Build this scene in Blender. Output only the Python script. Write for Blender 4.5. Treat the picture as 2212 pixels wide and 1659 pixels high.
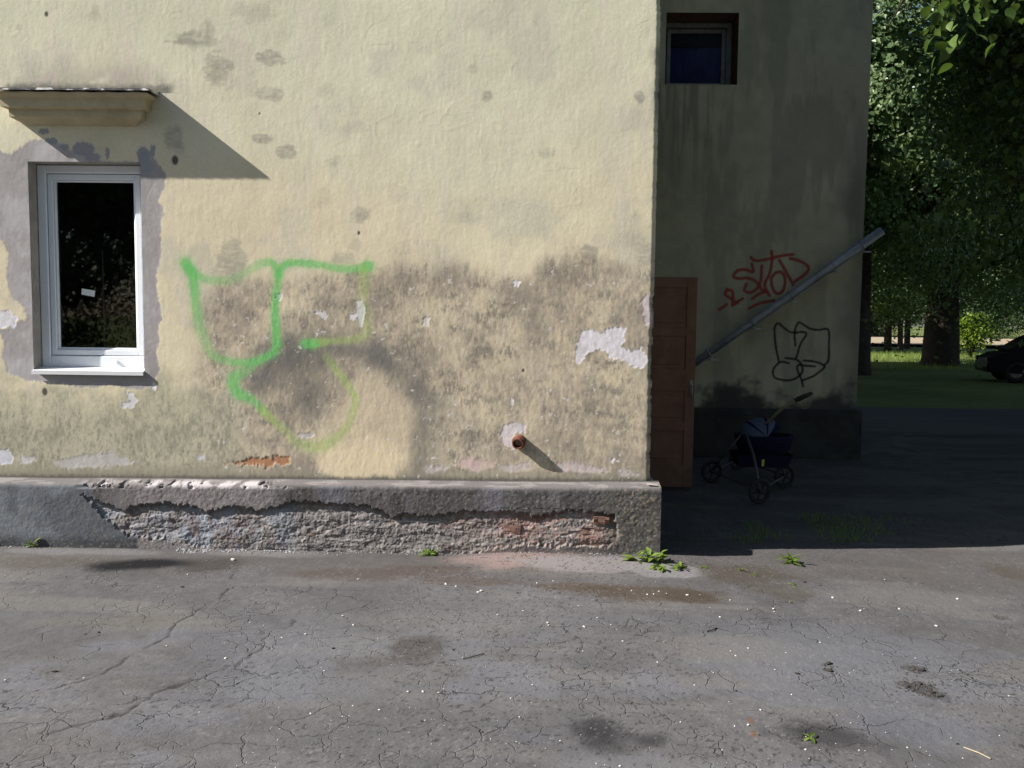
import bpy, math, random
import numpy as np
from mathutils import Vector, Matrix

for o in list(bpy.data.objects): bpy.data.objects.remove(o)
scene = bpy.context.scene
col = scene.collection
R = math.radians

# ------------------------------------------------------------------ camera
F_MM = 2150 / 2560 * 36.0
CAM = np.array([0.0, -5.7, 1.55])
YAW, PITCH, ROLL = R(1.2), math.atan(160 / 2150), R(0.665)
_fw = np.array([-math.sin(YAW) * math.cos(PITCH), math.cos(YAW) * math.cos(PITCH), -math.sin(PITCH)])
_r0 = np.array([math.cos(YAW), math.sin(YAW), 0.0]); _u0 = np.cross(_r0, _fw)
_rt = _r0 * math.cos(ROLL) + _u0 * math.sin(ROLL); _up = -_r0 * math.sin(ROLL) + _u0 * math.cos(ROLL)
cam = bpy.data.cameras.new("camera"); cam.lens = F_MM; cam.sensor_width = 36; cam.clip_end = 2000; cam.clip_start = 0.05
camo = bpy.data.objects.new("camera", cam); col.objects.link(camo)
camo.matrix_world = Matrix(((_rt[0], _up[0], -_fw[0], CAM[0]), (_rt[1], _up[1], -_fw[1], CAM[1]), (_rt[2], _up[2], -_fw[2], CAM[2]), (0, 0, 0, 1)))
scene.camera = camo

# ------------------------------------------------------------------ sky, sun, exposure
SUN = Vector((1.0, 0.232, -0.735)).normalized()          # the way the light travels
world = bpy.data.worlds.new("World"); scene.world = world; world.use_nodes = True
wn = world.node_tree; bg = wn.nodes["Background"]
sky = wn.nodes.new("ShaderNodeTexSky"); sky.sky_type = 'NISHITA'; sky.sun_disc = False
sky.sun_elevation = math.asin(-SUN.z); sky.sun_rotation = math.atan2(-SUN.x, -SUN.y)
sky.air_density = 1.0; sky.dust_density = 1.0; sky.ozone_density = 1.0
wn.links.new(sky.outputs[0], bg.inputs[0]); bg.inputs[1].default_value = 0.06
sl = bpy.data.lights.new("sun", 'SUN'); sl.energy = 5.0; sl.angle = R(0.5); sl.color = (1.0, 0.95, 0.88)
so = bpy.data.objects.new("sun", sl); col.objects.link(so); so.location = (-20, -10, 20)
so.rotation_euler = SUN.to_track_quat('-Z', 'Y').to_euler()
vs = scene.view_settings
vs.view_transform = 'Standard'; vs.look = 'None'; vs.gamma = 1.0; vs.use_curve_mapping = False; vs.exposure = 1.05
scene.render.engine = 'CYCLES'
scene.cycles.max_bounces = 4; scene.cycles.diffuse_bounces = 3; scene.cycles.glossy_bounces = 2; scene.cycles.transparent_max_bounces = 6

# ------------------------------------------------------------------ survey: where a sighted point lies on a real plane
_f = 2150 / 1.15732
def _ray(u, v): return _fw * _f + _rt * (u - 1106.0) + _up * (829.5 - v)
def on_y(u, v, Y=0.0):
    d = _ray(u, v); P = CAM + d * ((Y - CAM[1]) / d[1]); return float(P[0]), float(P[2])
def on_z(u, v, Z=0.0):
    d = _ray(u, v); P = CAM + d * ((Z - CAM[2]) / d[2]); return float(P[0]), float(P[1])

# ------------------------------------------------------------------ noise and shapes on sheets
def _hash(ix, iy, seed):
    h = (ix.astype(np.int64) * 374761393 + iy.astype(np.int64) * 668265263 + seed * 2147483647) & 0xffffffff
    h = ((h ^ (h >> 13)) * 1274126177) & 0xffffffff
    h = (h ^ (h >> 16)) * 2246822519 & 0xffffffff
    return ((h ^ (h >> 15)) & 0xffff) / 65535.0
def noise(x, y, seed=0):
    ix = np.floor(x); iy = np.floor(y); fx = x - ix; fy = y - iy
    fx = fx * fx * fx * (fx * (fx * 6 - 15) + 10); fy = fy * fy * fy * (fy * (fy * 6 - 15) + 10)
    a = _hash(ix, iy, seed); b = _hash(ix + 1, iy, seed); c = _hash(ix, iy + 1, seed); d = _hash(ix + 1, iy + 1, seed)
    return (a + (b - a) * fx) * (1 - fy) + (c + (d - c) * fx) * fy
def fbm(x, y, s, octs=4, seed=0, gain=0.55):
    t = 0; a = 1; n = 0
    for i in range(octs):
        t = t + a * noise(x * s + 17.3 * i, y * s - 9.1 * i, seed + i * 13); n += a; a *= gain; s *= 2.03
    return t / n                                        # 0..1, mean .5
def sstep(a, b, x):
    t = np.clip((x - a) / (b - a), 0, 1); return t * t * (3 - 2 * t)
def poly_sd(px, py, pts):
    """signed distance to a polygon, negative inside"""
    pts = np.asarray(pts, float); d = np.full(px.shape, 1e9); ins = np.zeros(px.shape, bool)
    for i in range(len(pts)):
        ax, ay = pts[i]; bx, by = pts[i - 1]
        ex, ey = bx - ax, by - ay; L = ex * ex + ey * ey + 1e-12
        t = np.clip(((px - ax) * ex + (py - ay) * ey) / L, 0, 1)
        d = np.minimum(d, np.hypot(px - ax - t * ex, py - ay - t * ey))
        c = ((ay > py) != (by > py))
        with np.errstate(divide='ignore', invalid='ignore'):
            xi = ex * (py - ay) / (ey if ey else 1e-12) + ax
        ins ^= c & (px < xi)
    return np.where(ins, -d, d)
def line_d(px, py, pts, w=None):
    """distance to a polyline and the width given along it"""
    d = np.full(px.shape, 1e9); ww = np.zeros(px.shape)
    for i in range(len(pts) - 1):
        ax, ay = pts[i]; bx, by = pts[i + 1]; ex, ey = bx - ax, by - ay; L = ex * ex + ey * ey + 1e-12
        t = np.clip(((px - ax) * ex + (py - ay) * ey) / L, 0, 1)
        q = np.hypot(px - ax - t * ex, py - ay - t * ey)
        if w is not None: ww = np.where(q < d, w[i] + (w[i + 1] - w[i]) * t, ww)
        d = np.minimum(d, q)
    return d, ww
def smooth(pts, n=5):
    """Catmull-Rom through points of any dimension"""
    P = [np.array(p, float) for p in pts]; P = [2 * P[0] - P[1]] + P + [2 * P[-1] - P[-2]]; out = []
    for i in range(1, len(P) - 2):
        for k in range(n):
            t = k / n; a, b, c, d = P[i - 1:i + 3]
            out.append(.5 * (2 * b + (c - a) * t + (2 * a - 5 * b + 4 * c - d) * t * t + (3 * b - a - 3 * c + d) * t ** 3))
    out.append(P[-2]); return [tuple(p) for p in out]

# ------------------------------------------------------------------ mesh helpers
def mesh_np(name, V, Q, smooth_=True, tris=False):
    me = bpy.data.meshes.new(name); k = 3 if tris else 4
    V = np.ascontiguousarray(V, np.float32); Q = np.ascontiguousarray(Q, np.int32)
    me.vertices.add(len(V)); me.vertices.foreach_set("co", V.ravel())
    me.loops.add(Q.size); me.loops.foreach_set("vertex_index", Q.ravel())
    me.polygons.add(len(Q)); me.polygons.foreach_set("loop_start", np.arange(0, Q.size, k, dtype=np.int32))
    me.update(calc_edges=True)
    me.polygons.foreach_set("use_smooth", np.full(len(Q), bool(smooth_)))
    return me
def set_col(me, rgb, name="Col"):
    a = me.color_attributes.new(name, 'FLOAT_COLOR', 'POINT')
    c = np.ones((len(me.vertices), 4), np.float32); c[:, :rgb.shape[1]] = rgb; a.data.foreach_set("color", c.ravel())
def set_val(me, v, name):
    a = me.attributes.new(name, 'FLOAT', 'POINT'); a.data.foreach_set("value", np.ascontiguousarray(v, np.float32))
def link(name, me, mat=None, parent=None, loc=None, rot=None):
    o = bpy.data.objects.new(name, me); col.objects.link(o)
    if me is not None and mat is not None and not len(me.materials): me.materials.append(mat)
    if parent is not None: o.parent = parent
    if loc is not None: o.location = loc
    if rot is not None: o.rotation_euler = rot
    return o
def tag(o, label=None, cat=None, group=None, kind=None):
    if label: o["label"] = label
    if cat: o["category"] = cat
    if group: o["group"] = group
    if kind: o["kind"] = kind
    return o
def thing(name, label, cat, loc=(0, 0, 0), group=None, rot=None):
    return tag(link(name, None, loc=loc, rot=rot), label, cat, group)

class MB:
    """collects pieces of one part"""
    def __init__(s): s.v = []; s.f = []
    def add(s, v, f):
        n = len(s.v); s.v += [tuple(map(float, p)) for p in v]; s.f += [tuple(i + n for i in q) for q in f]; return s
    def box(s, x0, x1, y0, y1, z0, z1, b=0.0):
        if b <= 0:
            v = [(x, y, z) for x in (x0, x1) for y in (y0, y1) for z in (z0, z1)]
            return s.add(v, [(0, 1, 3, 2), (4, 6, 7, 5), (0, 4, 5, 1), (2, 3, 7, 6), (0, 2, 6, 4), (1, 5, 7, 3)])
        c = np.array([(x0 + x1) / 2, (y0 + y1) / 2, (z0 + z1) / 2]); h = np.array([(x1 - x0) / 2, (y1 - y0) / 2, (z1 - z0) / 2])
        v = []; idx = {}
        for sx in (-1, 1):
            for sy in (-1, 1):
                for sz in (-1, 1):
                    for a in range(3):
                        q = h - b; q[a] = h[a]; idx[(sx, sy, sz, a)] = len(v); v.append(c + q * np.array((sx, sy, sz)))
        f = []
        for a in range(3):
            o = [i for i in range(3) if i != a]
            for sg in (-1, 1):
                l = []
                for p, q in ((-1, -1), (1, -1), (1, 1), (-1, 1)):
                    k = [0, 0, 0]; k[a] = sg; k[o[0]] = p; k[o[1]] = q; l.append(idx[(*k, a)])
                f.append(tuple(l if (sg > 0) ^ (a == 1) else l[::-1]))
            for p in (-1, 1):
                for q in (-1, 1):
                    k0 = [0] * 3; k0[a] = -1; k0[o[0]] = p; k0[o[1]] = q; k1 = list(k0); k1[a] = 1
                    f.append((idx[(*k0, o[0])], idx[(*k1, o[0])], idx[(*k1, o[1])], idx[(*k0, o[1])]))
        for sx in (-1, 1):
            for sy in (-1, 1):
                for sz in (-1, 1): f.append(tuple(idx[(sx, sy, sz, a)] for a in range(3)))
        return s.add(v, f)
    def tube(s, pts, r, n=8, cap=True):
        P = [Vector(p) for p in pts]; r = [r] * len(P) if not hasattr(r, '__len__') else r
        t0 = (P[1] - P[0]).normalized(); up = Vector((0, 0, 1)) if abs(t0.z) < .9 else Vector((1, 0, 0))
        a = t0.cross(up).normalized(); v = []
        for i, p in enumerate(P):
            t = (P[min(i + 1, len(P) - 1)] - P[max(i - 1, 0)]).normalized()
            a = (a - t * a.dot(t)).normalized(); b = t.cross(a)
            for k in range(n):
                w = 2 * math.pi * k / n; v.append(p + (a * math.cos(w) + b * math.sin(w)) * r[i])
        f = [(i * n + k, i * n + (k + 1) % n, (i + 1) * n + (k + 1) % n, (i + 1) * n + k) for i in range(len(P) - 1) for k in range(n)]
        if cap: f += [tuple(range(n))[::-1], tuple(range((len(P) - 1) * n, len(P) * n))]
        return s.add(v, f)
    def prism(s, pts, a0, a1, axis=1):
        n = len(pts); v = []
        for a in (a0, a1):
            for p, q in pts: v.append({0: (a, p, q), 1: (p, a, q), 2: (p, q, a)}[axis])
        f = [(i, (i + 1) % n, n + (i + 1) % n, n + i) for i in range(n)] + [tuple(range(n))[::-1], tuple(range(n, 2 * n))]
        return s.add(v, f)
    def torus(s, c, R0, r, axis, n=24, m=8):
        ax = Vector(axis).normalized(); a = ax.orthogonal().normalized(); b = ax.cross(a); v = []
        for i in range(n):
            w = 2 * math.pi * i / n; d = a * math.cos(w) + b * math.sin(w)
            for j in range(m):
                q = 2 * math.pi * j / m; v.append(Vector(c) + d * (R0 + r * math.cos(q)) + ax * r * math.sin(q))
        return s.add(v, [(i * m + j, ((i + 1) % n) * m + j, ((i + 1) % n) * m + (j + 1) % m, i * m + (j + 1) % m) for i in range(n) for j in range(m)])
    def mesh(s, name, smooth_=False):
        me = bpy.data.meshes.new(name); me.from_pydata(s.v, [], s.f); me.update()
        import bmesh
        bm = bmesh.new(); bm.from_mesh(me); bmesh.ops.recalc_face_normals(bm, faces=bm.faces); bm.to_mesh(me); bm.free()
        if smooth_: me.polygons.foreach_set("use_smooth", [True] * len(me.polygons))
        return me
    def build(s, name, mat, parent=None, smooth_=False, loc=None, rot=None):
        return link(name, s.mesh(name, smooth_), mat, parent, loc, rot)

# ------------------------------------------------------------------ materials
def mat_new(name):
    m = bpy.data.materials.new(name); m.use_nodes = True; nt = m.node_tree; return m, nt, nt.nodes["Principled BSDF"]
def N(nt, t, **k):
    n = nt.nodes.new(t)
    for a, b in k.items():
        if hasattr(n, a) and not isinstance(b, (tuple, list)): setattr(n, a, b)
        else: n.inputs[a].default_value = b
    return n
def mixc(nt, fac, a, b, mode='MIX'):
    m = nt.nodes.new("ShaderNodeMix"); m.data_type = 'RGBA'; m.blend_type = mode; m.clamp_factor = True
    for sock, val in ((m.inputs[0], fac), (m.inputs[6], a), (m.inputs[7], b)):
        if hasattr(val, 'is_linked'): nt.links.new(val, sock)
        elif isinstance(val, (int, float)): sock.default_value = val
        else: sock.default_value = (*val[:3], 1)
    return m.outputs[2]
def ramp(nt, src, pts):
    r = nt.nodes.new("ShaderNodeValToRGB"); nt.links.new(src, r.inputs[0]); e = r.color_ramp.elements
    while len(e) < len(pts): e.new(0.5)
    for i, (p, c) in enumerate(pts):
        e[i].position = p; e[i].color = (c, c, c, 1) if isinstance(c, (int, float)) else (*c, 1)
    return r.outputs[0]
def nz(nt, co, scale, detail=3, rough=.6, dist=0.0):
    n = nt.nodes.new("ShaderNodeTexNoise"); n.inputs["Scale"].default_value = scale; n.inputs["Detail"].default_value = detail
    n.inputs["Roughness"].default_value = rough; n.inputs["Distortion"].default_value = dist
    if co is not None: nt.links.new(co, n.inputs["Vector"])
    return n.outputs[0]
def math_(nt, op, a, b):
    m = nt.nodes.new("ShaderNodeMath"); m.operation = op
    for s, v in ((m.inputs[0], a), (m.inputs[1], b)):
        if hasattr(v, 'is_linked'): nt.links.new(v, s)
        else: s.default_value = v
    return m.outputs[0]
def bump(nt, bs, h, strength, dist=.01, prev=None):
    b = nt.nodes.new("ShaderNodeBump"); b.inputs["Strength"].default_value = strength; b.inputs["Distance"].default_value = dist
    nt.links.new(h, b.inputs["Height"])
    if prev is not None: nt.links.new(prev, b.inputs["Normal"])
    nt.links.new(b.outputs[0], bs.inputs["Normal"]); return b.outputs[0]
def objco(nt): return nt.nodes.new("ShaderNodeTexCoord").outputs["Object"]
def simple(name, c, rough=.6, metal=0.0, var=.25, scale=12.0, bmp=.15, spec=.4, dirt=None):
    m, nt, bs = mat_new(name); co = objco(nt)
    n = nz(nt, co, scale, 5, .65); c2 = tuple(x * (1 - var) for x in c)
    out = mixc(nt, ramp(nt, n, [(.3, 0), (.7, 1)]), c2, tuple(min(1, x * (1 + var * .5)) for x in c))
    if dirt: out = mixc(nt, ramp(nt, nz(nt, co, scale * .35, 6, .7), [(.52, 0), (.72, .9)]), out, dirt)
    nt.links.new(out, bs.inputs["Base Color"]); bs.inputs["Roughness"].default_value = rough
    bs.inputs["Metallic"].default_value = metal; bs.inputs["Specular IOR Level"].default_value = spec
    if bmp: bump(nt, bs, nz(nt, co, scale * 6, 4, .6), bmp, .004)
    return m
def sheet_mat(name, fine=70, fvar=.16, bstr=.5, bdist=.004, rough=.92, stretch=(1, 1, 1)):
    """material whose colour comes from the wear laid over the sheet, with grain and fine relief on top"""
    m, nt, bs = mat_new(name); co = objco(nt)
    mp = N(nt, "ShaderNodeMapping"); mp.inputs["Scale"].default_value = stretch; nt.links.new(co, mp.inputs[0]); c1 = mp.outputs[0]
    at = N(nt, "ShaderNodeAttribute", attribute_name="Col")
    g = ramp(nt, nz(nt, c1, fine, 5, .7), [(.25, 1 - fvar), (.75, 1 + fvar)])
    out = mixc(nt, 1.0, at.outputs[0], g, 'MULTIPLY')
    nt.links.new(out, bs.inputs["Base Color"]); bs.inputs["Roughness"].default_value = rough; bs.inputs["Specular IOR Level"].default_value = .15
    p = bump(nt, bs, nz(nt, c1, fine * .45, 5, .62), bstr, bdist)
    return m, nt, bs, co, out, p
M = {}
# ================================================================== THE HOUSE
HX, ZW = 0.81, 4.3            # right-hand corner of the front, top of the finely built part of the wall
def W(u, v): return on_y(u, v, 0.0)
def Wp(pts): return [W(*p) for p in pts]
px1 = 0.00307                 # metres on the wall for one sighted unit
WX0, WX1, WZ0, WZ1 = -3.335, -2.585, 1.165, 2.557     # window opening

house = thing("house", "weathered yellow plastered house front with green spray paint and crumbling grey plinth", "house", (0, 0, 0))

def axis(segs, must=()):
    a = []
    for s0, s1, st in segs: a.append(np.linspace(s0, s1, max(2, int(round((s1 - s0) / st)) + 1))[:-1])
    a = np.append(np.concatenate(a), segs[-1][1])
    for m in must: a[np.argmin(abs(a - m))] = m
    return a
def grid_faces(nx, nz):
    i = np.arange(nx - 1)[None, :] + (np.arange(nz - 1) * nx)[:, None]
    return np.stack([i, i + 1, i + 1 + nx, i + nx], -1).reshape(-1, 4)

def wall_wear(X, Z):
    """paint, dirt, patches and relief of the front wall; returns colour and height"""
    n = X.size; C = np.zeros((n, 3)); H = np.zeros(n)
    wx = X + .012 * (fbm(X, Z, 22, 3, 5) - .5) * 2; wz = Z + .012 * (fbm(X, Z, 22, 3, 9) - .5) * 2     # ragged coordinates
    fx = X + .02 * (fbm(X, Z, 60, 3, 31) - .5); fz = Z + .03 * (fbm(X * 1.5, Z * .5, 60, 3, 33) - .5)
    big = fbm(X, Z, 1.1, 4, 1); mid = fbm(X, Z, 6, 4, 2); fine = fbm(X, Z, 40, 4, 3); stre = fbm(X * 5, Z * .8, 6, 4, 4)
    def over(c, a):
        nonlocal C; a = np.clip(a, 0, 1)[:, None]; C = C * (1 - a) + np.array(c) * a
    # coats of yellow: greener above, warmer below
    t = sstep(1.9, 3.4, Z + (big - .5) * 1.2)[:, None]
    C = np.array((.712, .630, .455)) * (1 - t) + np.array((.662, .642, .490)) * t
    C *= (1 + .14 * (big - .5) + .16 * (mid - .5) + .08 * (fine - .5))[:, None]
    over((.53, .50, .42), .45 * sstep(.56, .72, fbm(X, Z, 3.1, 4, 71)))                   # dull blotches
    over((.68, .62, .51), .4 * sstep(.58, .7, fbm(X * 4, Z * .6, 3, 3, 73)))             # pale runs
    # bare rendering shows greyish pink at lower left
    over((.50, .47, .33), .75 * sstep(1.25, .75, Z + .5 * (mid - .5)) * sstep(-1.9, -2.3, X + .3 * (mid - .5)))
    # brushed-over blots
    blots = [(425, 85, 52, 17, .8), (400, 90, 40, 5, .7), (470, 150, 28, 36, .75), (497, 142, 12, 10, .7), (452, 62, 14, 22, .5), (583, 126, 33, 17, .75), (560, 122, 8, 8, .7), (578, 203, 33, 15, .55), (600, 205, 12, 16, .5), (568, 299, 25, 10, .9), (617, 330, 22, 14, .9),
             (722, 350, 17, 15, .45), (780, 465, 21, 17, .65), (770, 275, 30, 14, .3), (706, 200, 20, 16, .35), (376, 297, 22, 26, .7), (390, 318, 10, 14, .5), (1050, 207, 11, 11, .75), (1382, 211, 9, 13, .85), (1180, 330, 18, 10, .35), (1022, 150, 12, 10, .35), (500, 552, 32, 34, .75),
             (495, 590, 42, 30, .6), (742, 560, 28, 14, .6), (768, 530, 14, 15, .4), (870, 540, 22, 18, .3), (1272, 545, 20, 17, .9), (1335, 570, 20, 10, .5), (1395, 545, 22, 26, .55), (1360, 515, 30, 20, .25), (980, 440, 30, 22, .2), (860, 420, 22, 24, .2), (1000, 470, 40, 14, .2), (700, 430, 18, 22, .25), (1375, 465, 8, 14, .3),
             (560, 30, 35, 20, .4), (520, 20, 25, 14, .35), (40, 60, 8, 6, .5), (205, 30, 10, 20, .35)]
    for u, v, a, b, k in blots:
        x0, z0 = W(u, v); m = np.nonzero((np.abs(X - x0) < a * px1 * 1.8) & (np.abs(Z - z0) < b * px1 * 1.8))[0]
        s = ((wx[m] - x0) / (a * px1)) ** 2 + ((wz[m] - z0) / (b * px1)) ** 2; br = fbm(X[m] * .5, Z[m] * 2.2, 30, 3, int(u)); b2 = fbm(X[m], Z[m], 14, 3, int(v))
        k_ = np.clip(k * 1.1 * sstep(1.3, .5, s + 1.7 * (br - .5) + 1.5 * (b2 - .5)) * (.35 + 1.2 * (br - .2)), 0, 1)[:, None]; C[m] = C[m] * (1 - k_) + np.array((.345, .325, .27)) * k_
    # grime over the cornice
    x0, z0 = W(175, 150); s = np.abs((X - W(185, 0)[0]) / .52)
    g = sstep(.22, 0, Z - W(0, 190)[1] + .16 * (fbm(X * 2.5, Z, 4, 4, 11) - .5)) * sstep(1.15, .8, s + .35 * (mid - .5)) * (Z > W(0, 192)[1])
    over((.36, .345, .285), .8 * g * sstep(.3, .55, mid + .15)); over((.56, .46, .44), .5 * g * sstep(.55, .66, fbm(X, Z, 9, 3, 15)))
    over((.15, .145, .13), .85 * sstep(.05, 0, Z - W(0, 190)[1] + .03 * (fine - .5)) * (Z > W(0, 192)[1] - .02) * sstep(1.14, 1.0, s))
    # long dirty belt low on the wall
    top = np.interp(X, [W(u, 0)[0] for u in (330, 420, 470, 560, 640, 800, 870, 980, 1080, 1150, 1185, 1250, 1320, 1410)],
                    [W(800, v)[1] for v in (700, 640, 600, 600, 600, 578, 556, 562, 588, 596, 560, 535, 550, 560)])
    dz = top - Z + .045 * (stre - .5) * 2 + .10 * (mid - .5) + .05 * (fine - .5)
    belt = sstep(-.05, .11, dz) * sstep(W(380, 0)[0], W(470, 0)[0], X + .15 * (mid - .5))
    blot = fbm(X * 1.3, Z, 5.5, 5, 41, .62); fin2 = fbm(X * 1.6, Z * .7, 34, 4, 43, .62)
    b3 = fbm(X * 1.2, Z, 2.6, 3, 46); fin3 = fbm(X * 1.8, Z * .6, 60, 3, 47, .7)
    over((.52, .435, .325), .8 * belt * (.6 + .8 * (b3 - .3)))
    over((.31, .27, .225), belt * .92 * sstep(.36, .68, .45 * blot + .25 * b3 + .3 * fin2 + .05 * sstep(.3, 0, dz)))
    over((.195, .175, .155), belt * .8 * sstep(.48, .72, .5 * fbm(X, Z * 1.6, 8, 4, 45, .6) + .5 * fin3))
    over((.62, .52, .39), belt * .5 * sstep(.55, .75, .5 * fin3 + .5 * fbm(X, Z, 18, 3, 48)))
    lowl = sstep(1.22, .72, Z + .45 * (mid - .5)) * sstep(W(560, 0)[0], W(420, 0)[0], X + .3 * (mid - .5))
    over((.47, .45, .345), .7 * lowl); over((.29, .28, .215), .85 * lowl * sstep(.38, .68, .5 * blot + .5 * fin2)); over((.2, .195, .16), .6 * lowl * sstep(.58, .74, fin3))
    # soft black spray and the yellow ball of fresh paint in it
    arc, aw = line_d(X, Z, smooth(Wp([(560, 830), (610, 778), (680, 752), (770, 757), (850, 790), (898, 850), (917, 930), (916, 1015)]), 4), [.10] * 40)
    inner = poly_sd(X, Z, Wp([(700, 1030), (672, 985), (720, 900), (745, 830), (800, 800), (862, 830), (893, 890), (903, 960), (895, 1030)])) + .05 * (mid - .5)
    over((.63, .53, .39), .8 * sstep(.05, -.08, inner + .14 * (blot - .5)))
    wtop = sstep(W(0, 930)[1], W(0, 800)[1], Z)
    over((.155, .15, .145), (.35 + .55 * wtop) * sstep(.20, -.04, arc + .26 * (blot - .5) + .22 * (b3 - .5) + .07 * (fin3 - .5)) * sstep(-.08, .05, inner + .05 * (blot - .5)))
    x0, z0 = W(668, 862); over((.15, .145, .135), .8 * sstep(.20, .0, np.hypot((X - x0), (Z - z0) * .8) + .22 * (blot - .5) + .06 * (fin3 - .5)))
    x0, z0 = W(640, 790); over((.15, .145, .135), .7 * sstep(.26, .0, np.hypot((X - x0) * .7, (Z - z0)) + .26 * (blot - .5) + .08 * (fin3 - .5)))
    x0, z0 = W(905, 975); over((.25, .23, .19), .7 * sstep(.12, .0, np.abs(X - x0) + .05 * (mid - .5)) * sstep(W(0, 860)[1], W(0, 930)[1], Z) * (inner > -.06))
    ball = poly_sd(X, Z, Wp([(690, 1034), (676, 995), (700, 968), (760, 958), (800, 935), (850, 950), (868, 985), (852, 1034)])) + .16 * (blot - .5) + .08 * (mid - .5)
    over((.73, .62, .43), .95 * sstep(.06, -.05, ball))
    # grime where the wall meets the plinth
    bz = .448 + (X + 3.59) * .0085
    over((.27, .25, .20), .85 * sstep(.12, .0, Z - bz + .10 * (blot - .5) + .05 * (fin2 - .5)) * (1 - .9 * sstep(.02, -.03, ball)))
    over((.12, .115, .10), .8 * sstep(.03, .0, Z - bz + .03 * (fin2 - .5)))
    # grime down the corner
    over((.20, .20, .17), .75 * sstep(.10, 0, HX - X + .12 * (fbm(X * .6, Z, 3.2, 3, 51) - .30)) * sstep(.45, .6, fbm(X * 0, Z, 1.6, 3, 52) + .06))
    # grey cement round the window
    cem = [(-40, 322), (25, 332), (48, 318), (66, 304), (95, 300), (125, 307), (150, 324), (196, 336), (207, 349), (298, 349), (300, 332), (318, 322), (338, 350), (357, 372), (358, 400), (341, 434), (354, 446), (347, 500), (349, 548), (338, 600), (340, 628), (352, 690), (340, 704), (344, 738), (337, 762), (346, 800),
           (331, 822), (334, 836), (290, 842), (240, 832), (180, 838), (120, 828), (60, 822), (18, 806), (4, 770), (10, 742), (-4, 716), (24, 704), (58, 690), (52, 664), (26, 644), (14, 600), (20, 548), (2, 520), (-40, 505)]
    sd = poly_sd(fx, fz, Wp(cem)) + .012 * (fbm(X, Z, 35, 3, 61) - .5)
    a = sstep(.006, -.006, sd); cn = fbm(X, Z, 5, 4, 63)
    over((.385, .36, .36), a); C *= (1 + a * .5 * (cn - .5))[:, None]; over((.46, .445, .455), a * .6 * sstep(.52, .65, cn)); H -= .0010 * sstep(.012, -.012, sd); H += .0008 * a * (fbm(X, Z, 11, 3, 64) - .5) * 2
    bits = [(180, 322, 26, 15), (200, 340, 18, 10), (232, 331, 5, 14), (310, 335, 15, 18), (312, 360, 20, 15), (330, 325, 6, 12), (112, 304, 14, 7), (140, 318, 10, 6), (95, 283, 13, 6)]
    for u, v, p, q in bits:
        x0, z0 = W(u, v); s = ((fx - x0) / (p * px1)) ** 2 + ((fz - z0) / (q * px1)) ** 2; over((.30, .31, .345), .92 * sstep(1.2, .75, s + .5 * (fine - .5)))
    # peeled places: white undercoat with a step in the plaster
    peel = [([(1255, 716), (1276, 711), (1300, 722), (1312, 709), (1336, 704), (1351, 708), (1349, 738), (1338, 746), (1362, 760), (1382, 752), (1401, 774), (1394, 792), (1372, 797), (1350, 778), (1322, 776), (1306, 757), (1288, 754), (1266, 766), (1251, 788), (1241, 786), (1246, 742)], (.72, .68, .72)),
            ([(1106, 610), (1115, 604), (1125, 611), (1117, 620), (1108, 618)], (.72, .69, .72)), ([(1383, 648), (1396, 633), (1408, 640), (1408, 690), (1402, 712), (1390, 690)], (.60, .52, .52)),
            ([(771, 650), (783, 649), (790, 672), (782, 706), (776, 706), (772, 686), (757, 690), (752, 682), (768, 672)], (.68, .65, .68)), ([(686, 670), (700, 672), (710, 682), (702, 694), (690, 682), (676, 668)], (.62, .59, .60)), ([(594, 634), (608, 634), (606, 650), (595, 648)], (.62, .60, .62)),
            ([(-20, 672), (16, 668), (38, 684), (30, 706), (4, 708), (-20, 700)], (.70, .68, .72)), ([(271, 846), (285, 850), (296, 866), (288, 880), (264, 880), (262, 868), (280, 866)], (.66, .64, .66)), ([(326, 824), (338, 830), (336, 842), (328, 840)], (.70, .68, .72)),
            ([(-20, 974), (16, 970), (30, 986), (26, 1000), (-20, 1004)], (.62, .62, .68)), ([(40, 986), (74, 985), (80, 998), (46, 1002)], (.60, .59, .62)), ([(118, 996), (180, 980), (240, 976), (262, 990), (300, 1000), (240, 1006), (130, 1012)], (.50, .48, .48)),
            ([(984, 996), (1010, 988), (1060, 996), (1066, 1008), (1030, 1016), (990, 1010)], (.62, .46, .44)), ([(918, 1006), (944, 1004), (966, 1008), (960, 1018), (922, 1018)], (.58, .52, .52)), ([(1078, 1004), (1130, 1000), (1158, 1004), (1150, 1018), (1086, 1020)], (.56, .50, .49)),
            ([(1202, 1000), (1236, 998), (1290, 1008), (1320, 1012), (1316, 1022), (1250, 1020), (1206, 1014)], (.58, .50, .50)), ([(1318, 992), (1334, 990), (1336, 998), (1320, 1000)], (.66, .62, .62)), ([(1340, 1018), (1382, 1020), (1380, 1028), (1344, 1028)], (.50, .46, .45)),
            ([(1080, 940), (1088, 918), (1112, 912), (1138, 918), (1132, 934), (1112, 936), (1104, 948), (1110, 970), (1092, 966)], (.66, .61, .62)), ([(914, 680), (928, 686), (924, 706), (914, 700)], (.60, .56, .54)), ([(646, 934), (680, 936), (676, 946), (640, 944)], (.52, .49, .48)), ([(424, 984), (440, 986), (436, 994), (426, 992)], (.6, .6, .64)), ([(1104, 860), (1110, 862), (1108, 872), (1102, 872)], (.66, .64, .66))]
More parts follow.
